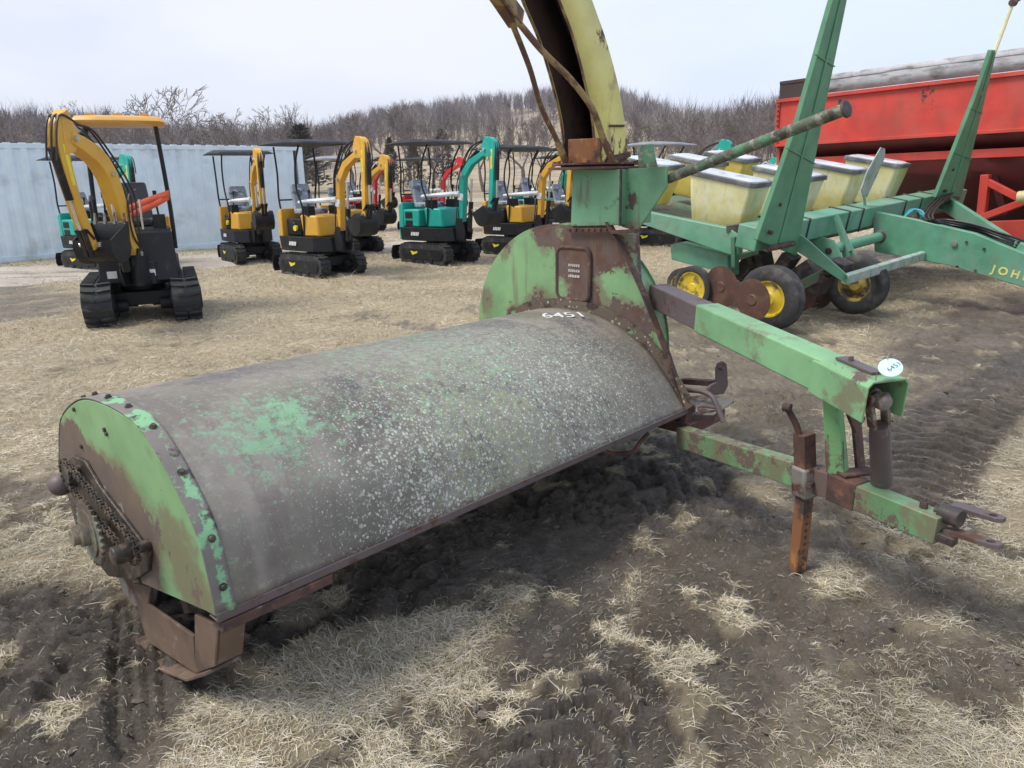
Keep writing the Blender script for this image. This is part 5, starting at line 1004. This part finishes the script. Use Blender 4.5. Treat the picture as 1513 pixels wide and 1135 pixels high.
exc(800,352,-38,1.02,'exc_teal','mini','teal excavator whose boom rises behind the yellow one by the tower')
exc(845,362,-40,.9,'exc_yellow','open','yellow excavator peeking out beside the green discharge tower')
exc(978,362,-40,1.0,'exc_teal','grey','teal excavator with a flat grey canopy seen right of the discharge tower')
exc(1085,322,-38,.92,'exc_teal','mini','teal excavator barely showing above the seed hopper lids')
# barrier ribbon tied from the canopy post to the boom of the nearest machine
def rib(pts,w,nm,lab):
    mb=MB(); up=V((0,0,w/2)); mb.sheet([[p-up*(1+.3*math.sin(i)),p+up*(1+.2*math.cos(i*2))] for i,p in enumerate(pts)]); o=mb.build(nm,'ribbon',solid=.002,smooth=60); tag(o,lab,'ribbon'); return o
dpt=_.y
d1=_.y-.25
rb=[Y(250,286,d1+.25),Y(225,293,d1+.15),Y(200,303,d1),Y(186,311,d1-.1),Y(176,322,d1-.15),Y(188,322,d1-.05),Y(203,314,d1+.05),Y(228,302,d1+.15),Y(249,290,d1+.25)]
rib(rb,.07,'safety_ribbon','orange ribbon tied between the canopy post and boom of the nearest yellow excavator')
# ================================================================== CONTAINER, HILLS, TREES
mk('container_paint',(.68,.78,.83),.5,vary=.05,layers=[dict(c=(.40,.44,.44),s=1.5,t=.62,w=.08,a=.5),dict(c=RUST,s=9,t=.74,w=.02)])
cl_=G(-40,392); cr_=G(458,357); cl_.z=0; cr_.z=0; cd=(cr_-cl_).normalized(); cn=V((-cd.y,cd.x,0)); CL=(cr_-cl_).length; HC=2.50
cm4=Matrix((cd,cn,V((0,0,1)))).transposed().to_4x4(); cm4.translation=cl_-V((0,0,.03))
CT=empty('shipping_container',cm4); tag(CT,'long pale blue corrugated steel shipping container behind the excavators','container')
def corr(L,h,z0,pitch=.276,d=.036):
    pts=[];x=.16
    while x<L-.16-pitch:
        for f,yy in((0,0),(.28,0),(.5,d),(.78,d)): pts.append((x+pitch*f,yy))
        x+=pitch
    pts.append((x,0)); return [[V((a,b,z0)),V((a,b,z0+h))] for a,b in pts]
mb=MB(); mb.sheet(corr(CL,HC-.26,.16)); mb.build('side_wall','container_paint',CT,smooth=0,solid=.004)
mb=MB(); mb.bx(0,CL,-.012,.06,0,.16); mb.bx(0,CL,-.006,.06,HC-.10,HC); mb.build('side_rail','container_paint',CT,bev=.006)
mb=MB()
x=.1
while x<CL: mb.bx(x,x+.14,.0,.05,HC,HC+.02); x+=.28
mb.bx(0,CL,.05,2.4,HC-.03,HC-.005); mb.build('roof_panel','container_paint',CT)
for x0 in(0,CL-.16):
    mb=MB(); mb.bx(x0-.004,x0+.164,-.016,.14,-.004,HC+.01); mb.build('corner_post','container_paint',CT,bev=.006)
mb=MB(); mb.bx(CL-.03,CL,.15,2.42,0,HC-.03); mb.bx(0,.03,.15,2.42,0,HC-.03); mb.bx(0,CL,2.40,2.44,0,HC-.03); mb.build('end_wall','container_paint',CT)
o1=G(1040,292); BT=empty('box_trailer',Matrix.Translation((o1.x,o1.y,0))@Matrix.Rotation(R(12),4,'Z')); tag(BT,'small white box trailer far behind the seed hoppers','trailer')
mk('trailer_white',(.66,.70,.74),.5,layers=[dict(c=(.45,.46,.47),s=2,t=.6,w=.08)])
mb=MB(); mb.bx(0,5.2,0,2.2,.55,2.35); bd=mb.build('body','trailer_white',BT,bev=.03)
for i in range(6): mb=MB(); mb.bx(.3+i*.9,.33+i*.9,-.012,0,.6,2.3); mb.build('panel_rib','roof_grey',bd)
mb=MB(); mb.bx(-.2,5.4,.1,2.1,.42,.55); mb.bar(V((5.4,1.1,.48)),V((6.5,1.1,.48)),.1,.1); mb.build('chassis','exc_black',BT)
for xw in(2.1,3.0):
    for yw in(.1,2.1): mb=MB(); mb.lathe([(.12,-.1),(.34,-.1),(.36,-.06),(.36,.06),(.34,.1),(.12,.1)],(xw,yw,.36),(0,1,0),24,cap=False); w_2=mb.build('wheel','exc_rubber',BT); mb=MB(); mb.cyl((xw,yw,.36),(0,1,0),.13,.12,14); mb.build('wheel_rim','roof_grey',w_2)
# ---- hills
def azx(px): r=ray(px,262+ -.0175*(px-756)); return math.atan2(r.x,r.y)
RG=[(-900,180),(-200,172),(0,170),(60,170),(120,176),(200,180),(300,192),(400,196),(480,190),(560,160),(640,148),(700,140),(780,130),(850,124),(930,132),(1000,156),(1060,160),(1140,148),(1300,150),(1600,150),(2400,170)]
raz=np.array([azx(p) for p,_ in RG]); rel=np.array([ (ray(p,y).z)/math.hypot(ray(p,y).x,ray(p,y).y) for p,y in RG])
def ridge(az): return np.interp(az,raz,rel)
def dist_of(az): return np.interp(az,[azx(0),azx(430),azx(560),azx(900),azx(1000),azx(1200)],[230,230,400,400,260,230])
na_,nr_=420,70
az=np.linspace(-1.15,1.15,na_); tt=np.linspace(0,1,nr_); AZ,TT=np.meshgrid(az,tt)
DD=dist_of(AZ); RR=70+TT*(DD*1.5-70); topd=DD
tree_h=9.0
RDG=ridge(AZ)*DD-tree_h+1.6; s=np.clip((RR-75)/(DD-75),0,1)
HH=RDG*(s**1.25)*1.0; HH=np.where(RR>DD,RDG-(RR-DD)*.05,HH)
HX=np.sin(AZ)*RR;HY=np.cos(AZ)*RR
HH=HH+(fbm(HX,HY,.02,4,91)-.5)*5*s-.35*(1-s)
def hz_at(x,y):
    a=np.arctan2(x,y); r=np.hypot(x,y); D=dist_of(a); s=np.clip((r-75)/(D-75),0,1); z=(ridge(a)*D-tree_h+1.6)*(s**1.25); z=np.where(r>D,(ridge(a)*D-tree_h+1.6)-(r-D)*.05,z); return z+(fbm(x,y,.02,4,91)-.5)*5*s-.35*(1-s)
hm=mk('hill_ground',(.20,.155,.115),.95,coord='Object',vary=.25,vscale=.05,layers=[dict(c=(.36,.29,.19),s=.025,d=7,t=.50,w=.05,grad=[(2,24,6,.10)]),dict(c=(.13,.105,.09),s=.3,t=.55,w=.1,a=.7)],bump=0)
hl=tag(grid_mesh('hill',HX,HY,HH,hm,{}),kind='structure')
# ---- woods on the hills: bare, twiggy, one mass
def wood(name,n,seed,rmin,rmax,label,dens,hrange,pal):
    g=np.random.default_rng(seed); a=g.uniform(-.75,.75,n); D=dist_of(a); r=D*g.uniform(rmin,rmax,n)**.8; x=np.sin(a)*r;y=np.cos(a)*r
    k=g.random(n)<dens(x,y,r/D,a); x,y,a,r=x[k],y[k],a[k],r[k]; z=hz_at(x,y); n=len(x); hgt=g.uniform(*hrange,n); spd=hgt*g.uniform(.25,.42,n)
    B=46; vs=np.zeros((n,B,3,3),np.float32)
    for b in range(B):
        if b==0: p0=np.stack([x,y,z-.5],-1); d=np.stack([g.normal(0,.04,n),g.normal(0,.04,n),np.ones(n)],-1)*hgt[:,None]*.7; w=.28*np.ones(n)
        else:
            f=g.uniform(.18,.75,n); p0=np.stack([x+g.normal(0,.12,n)*spd,y+g.normal(0,.12,n)*spd,z+hgt*f],-1); th=g.uniform(0,2*np.pi,n); sp=g.uniform(.2,1,n)*(1.15-f*.6)
            d=np.stack([np.cos(th)*spd*sp,np.sin(th)*spd*sp,hgt*(.16+.28*g.random(n))],-1); w=np.full(n,.10)+.10*g.random(n)*(b<12)
        sd=np.stack([np.cos(a),-np.sin(a),np.zeros(n)],-1)*(w/2)[:,None]
        vs[:,b,0]=p0-sd;vs[:,b,1]=p0+sd;vs[:,b,2]=p0+d
    me=bpy.data.meshes.new(name); N3=n*B*3; me.vertices.add(N3); me.vertices.foreach_set('co',vs.ravel()); me.loops.add(N3); me.loops.foreach_set('vertex_index',np.arange(N3,dtype=np.int32)); me.polygons.add(N3//3); me.polygons.foreach_set('loop_start',np.arange(0,N3,3,dtype=np.int32)); me.update(calc_edges=True)
    pal=np.array(pal); c=pal[g.choice(len(pal),n)]*g.uniform(.75,1.2,(n,1)); cc=np.ones((n,B*3,4),np.float32); cc[:,:,:3]=c[:,None,:]; at=me.color_attributes.new('hue','FLOAT_COLOR','POINT'); at.data.foreach_set('color',cc.ravel()); me.materials.append(MATS['straw'])
    o=bpy.data.objects.new(name,me); COL.objects.link(o); return tag(o,label,'woodland',kind='stuff')
def dn_ridge(x,y,q,a):
    open_=sst(fbm(x,y,.018,3,95),.42,.52)*(1-sst(q,.80,.92)); left=(a<azx(440)); 
    base=np.where(left,sst(q,.62,.80),np.where(a>azx(900),sst(q,.5,.62)*(.35+.65*sst(fbm(x,y,.05,3,98),.42,.58)),sst(q,.45,.6)*(1-.92*open_)))
    return base
wood('hill_wood',9500,3,.25,1.12,'bare grey brown winter woodland covering the far hillside',dn_ridge,(5,11),[(.20,.17,.165),(.26,.225,.21),(.15,.125,.125),(.23,.20,.20)])
wood('brush_line',1500,4,.28,.60,'low leafless brush along the foot of the hill',lambda x,y,q,a:np.where(a<azx(430),.10,np.where(a>azx(900),.25,.55))*sst(fbm(x,y,.03,3,97),.42,.6),(2.5,6),[(.22,.19,.165),(.28,.24,.20),(.17,.145,.13)])
# ---- single trees
mk('bark',(.16,.138,.125),.95,vary=.25,vscale=4); mk('twig',(.19,.16,.15),.95,vary=.2,vscale=1); mk('needles',(.13,.122,.095),.9,vary=.3,vscale=2)
def bare_tree(seed,H,spread=1.0,maxd=6,dense=1.0):
    rd_=random.Random(seed); T=MB();Tw=MB()
    def seg(mb,p,q,r0,r1):
        n=5 if r0>.05 else 3; mb.tube([p,q],[r0,r1],n)
    def grow(p,d,L,r,dep):
        q=p; dd=d; k=3 if dep<2 else 2
        for i in range(k):
            dd=(dd+V((rd_.gauss(0,.13),rd_.gauss(0,.13),rd_.gauss(.03,.06)))).normalized(); q2=q+dd*L/k; r2=r*(.86 if dep<2 else .75)
            seg(T if dep<3 else Tw,q,q2,max(r,.022),max(r2,.016)); q=q2;r=r2
            if dep>=1 and dep<maxd and rd_.random()<.6*dense:
                ax=dd.orthogonal().normalized(); ax.rotate(Matrix.Rotation(rd_.uniform(0,6.28),3,dd)); nd=(dd*.75+ax*.8*spread).normalized(); grow(q,nd,L*rd_.uniform(.45,.7),r*.5,dep+2)
        if dep<maxd:
            nb=rd_.choice((2,3,3)) if dep<4 else 2
            for i in range(nb):
                ax=dd.orthogonal().normalized(); ax.rotate(Matrix.Rotation(rd_.uniform(0,6.28),3,dd)); nd=(dd+ax*rd_.uniform(.35,.85)*spread+V((0,0,.12))).normalized(); grow(q,nd,L*rd_.uniform(.62,.85),r*rd_.uniform(.6,.75),dep+1)
    grow(V((0,0,-.3)),V((rd_.gauss(0,.05),0,1)),H*.24,H*.024,0)
    zmax=max(v.z for v in Tw.v); k=H/zmax; mx_=sum(v.x for v in Tw.v)/len(Tw.v); my_=sum(v.y for v in Tw.v)/len(Tw.v); mz_=sum(v.z for v in Tw.v)/len(Tw.v)
    for m_ in(T,Tw): m_.v=[V((v.x-mx_*max(v.z,0)/mz_,v.y-my_*max(v.z,0)/mz_,v.z)) for v in m_.v]
    for m_ in(T,Tw): m_.v=[v*k for v in m_.v]
    return T,Tw
def mk_tree(seed,H,**k):
    r=empty('bare_tree',Matrix.Identity(4)); T,Tw=bare_tree(seed,H,**k); T.build('trunk','bark',r,rec=False); Tw.build('crown','twig',r,rec=False,smooth=0); return r
def mk_cedar(seed,H):
    g=random.Random(seed); r=empty('cedar_tree',Matrix.Identity(4)); mb=MB(); mb.tube([V((0,0,-.3)),V((.05,0,H*.9))],[H*.03,H*.006],7); mb.build('trunk','bark',r); c=MB()
    for i in range(1500):
        f=g.random()**.8; z=H*(.10+.9*f); rad=H*.24*(1-f)**.75*(.35+.75*g.random())*(1+.2*math.sin(f*23)); th=g.uniform(0,6.28); p=V((math.cos(th)*rad,math.sin(th)*rad,z)); d=V((math.cos(th),math.sin(th),g.uniform(.2,1.2))).normalized(); s=H*.05*g.uniform(.6,1.3); sd=d.cross(V((g.gauss(0,1),g.gauss(0,1),g.gauss(0,1)))).normalized()*s*.3
        c.add([p-sd,p+sd,p+d*s],[(0,1,2)])
    c.build('crown','needles',r,rec=False,smooth=0); return r
tp=[mk_tree(11,12,spread=1.15),mk_tree(12,11,spread=1.0),mk_tree(13,13,spread=.8),mk_tree(14,10,spread=1.2),mk_tree(15,12,spread=.7)]; cp=[mk_cedar(3,5),mk_cedar(4,5)]
used=set()
def put_tree(px,topy,dist,k,lab,cedar=False,rot=0,wide=1.0,grp=None):
    L_=cp if cedar else tp; o=L_[k]
    if (cedar,k) in used: o=copy_tree(o)
    used.add((cedar,k)); H0=5 if cedar else (12,11,13,10,12)[k]
    az_=math.atan2(ray(px,262).x,ray(px,262).y); x=math.sin(az_)*dist;y=math.cos(az_)*dist
    z=float(hz_at(np.array([x]),np.array([y]))[0]) if dist>75 else -.1
    r=ray(px,topy); H=CH+r.z/math.hypot(r.x,r.y)*dist-z; s=H/H0
    o.matrix_world=Matrix.Translation((x,y,z))@Matrix.Rotation(rot,4,'Z')@Matrix.Diagonal((s*wide,s*wide,s,1)); tag(o,lab,'cedar tree' if cedar else 'tree',grp)
put_tree(258,126,88,0,'tall wide bare tree standing above the middle of the pale container',wide=1.25)
put_tree(372,152,92,3,'spreading bare tree above the right part of the pale container',rot=2,wide=1.15)
put_tree(20,150,120,1,'bare tree above the left end of the container roof',rot=1)
put_tree(95,150,125,3,'broad bare tree on the wooded rise left of the orange roof',rot=.5)
put_tree(150,158,118,4,'slim bare tree just above the orange excavator roof',rot=.5)
put_tree(440,152,100,2,'bare tree left of the two machines with black canopies',rot=3)
put_tree(520,158,105,1,'bare tree over the grey canopy, left of the red arm',rot=4,wide=1.2)
put_tree(562,146,110,4,'upright bare tree rising over the red arm',rot=1)
put_tree(607,150,95,2,'tall bare tree directly over the central teal machine',rot=2,wide=1.1)
put_tree(640,168,90,3,'low bushy bare tree between the red and teal booms',rot=5)
put_tree(715,170,85,0,'wide bare tree behind the second black canopy',rot=2)
put_tree(765,160,80,4,'slim bare tree beside the brace rods of the spout',rot=1)
put_tree(800,165,90,1,'bare tree seen between the brace rods and spout',rot=3)
BK='bare trees of the dense row between the spout and the red cart'
labs=['bare tree just right of the yellow spout','second bare tree right of the yellow spout, leaning left','bare tree behind the flat grey canopy','tall forked bare tree above the grey canopy end','thin bare tree over the yellow hopper','bare tree above the mossy pipe arm','narrow bare tree mid way along the mossy pipe','bushy bare tree left of the green marker arm','tall bare tree near the red cart','bare tree touching the red cart corner in view']
for i,(px,ty,d) in enumerate([(940,150,95),(958,168,80),(985,165,100),(1012,160,85),(1035,170,78),(1052,162,100),(1078,158,88),(1098,150,95),(1120,142,90),(1142,138,100)]):
    put_tree(px,ty,d,(2,4,0,1,4,3,2,1,0,2)[i],labs[i],rot=i*1.3,wide=1.05,grp=BK)
put_tree(448,186,95,0,'dark rounded evergreen above the large black canopy',cedar=True,wide=1.9)
put_tree(578,205,90,1,'small dark cedar left of the central teal canopy',cedar=True)
put_tree(655,192,95,0,'tall dark cedar right of the central teal canopy',cedar=True,rot=1,wide=1.2)
put_tree(612,206,85,1,'short dark cedar right above the central teal canopy',cedar=True,rot=2)
# ---- air: pale even haze over the far hills

hzm=bpy.data.materials.new('haze'); hzm.use_nodes=True; nt=hzm.node_tree; nt.nodes.remove(nt.nodes['Principled BSDF']); pv=nt.nodes.new('ShaderNodeVolumePrincipled'); pv.inputs['Color'].default_value=(.86,.88,.95,1); pv.inputs['Density'].default_value=.00024; nt.links.new(pv.outputs[0],nt.nodes['Material Output'].inputs['Volume']); MATS['haze']=hzm
mb=MB(); mb.bx(-1000,1000,-60,1400,-60,110); hb=mb.build('haze','haze',smooth=0); tag(hb,kind='stuff'); tag(hb,'thin pale air over the far hills','haze')
# ================================================================== LIGHT
w=bpy.data.worlds.new('World'); scn.world=w; w.use_nodes=True; nt=w.node_tree;N=nt.nodes;L=nt.links; bg=N['Background']
sk=N.new('ShaderNodeTexSky'); sk.sky_type='NISHITA'; sk.sun_disc=False; sk.sun_elevation=R(58); sk.sun_rotation=R(-105); sk.dust_density=2
sc_=N.new('ShaderNodeVectorMath'); sc_.operation='SCALE'; sc_.inputs['Scale'].default_value=.10; L.new(sk.outputs[0],sc_.inputs[0])
tc=N.new('ShaderNodeTexCoord'); mp=N.new('ShaderNodeMapping'); mp.inputs['Scale'].default_value=(1,1,3.2); L.new(tc.outputs['Generated'],mp.inputs[0])
n=N.new('ShaderNodeTexNoise'); n.inputs['Scale'].default_value=1.6;n.inputs['Detail'].default_value=6;n.inputs['Roughness'].default_value=.5; L.new(mp.outputs[0],n.inputs['Vector'])
r=N.new('ShaderNodeValToRGB'); L.new(n.outputs['Fac'],r.inputs[0]); e=r.color_ramp.elements; e[0].position=.36;e[0].color=(.42,.47,.58,1); e[1].position=.62;e[1].color=(.60,.61,.67,1)
mxx=N.new('ShaderNodeMix'); mxx.data_type='RGBA'; mxx.inputs[0].default_value=.90; L.new(sc_.outputs[0],mxx.inputs[6]); 
sx=N.new('ShaderNodeSeparateXYZ'); L.new(tc.outputs['Generated'],sx.inputs[0]); mr_=N.new('ShaderNodeMapRange'); L.new(sx.outputs[0],mr_.inputs[0]); mr_.inputs[1].default_value=-.1; mr_.inputs[2].default_value=.75; mr_.inputs[3].default_value=0; mr_.inputs[4].default_value=.75
bl=N.new('ShaderNodeMix'); bl.data_type='RGBA'; L.new(mr_.outputs[0],bl.inputs[0]); L.new(r.outputs[0],bl.inputs[6]); bl.inputs[7].default_value=(.44,.57,.80,1); L.new(bl.outputs[2],mxx.inputs[7]); L.new(mxx.outputs[2],bg.inputs[0]); bg.inputs[1].default_value=1.0
sl=bpy.data.lights.new('sun','SUN'); sl.energy=2.0; sl.angle=R(22); sl.color=(1,.95,.87); so=bpy.data.objects.new('sun',sl); COL.objects.link(so)
d=V((math.sin(R(-105))*math.cos(R(58)),math.cos(R(-105))*math.cos(R(58)),math.sin(R(58)))); so.rotation_euler=(d).to_track_quat('Z','Y').to_euler(); so.location=(0,0,20)
scn.view_settings.view_transform='Standard'; scn.view_settings.look='None'; scn.view_settings.exposure=.76; scn.view_settings.gamma=1
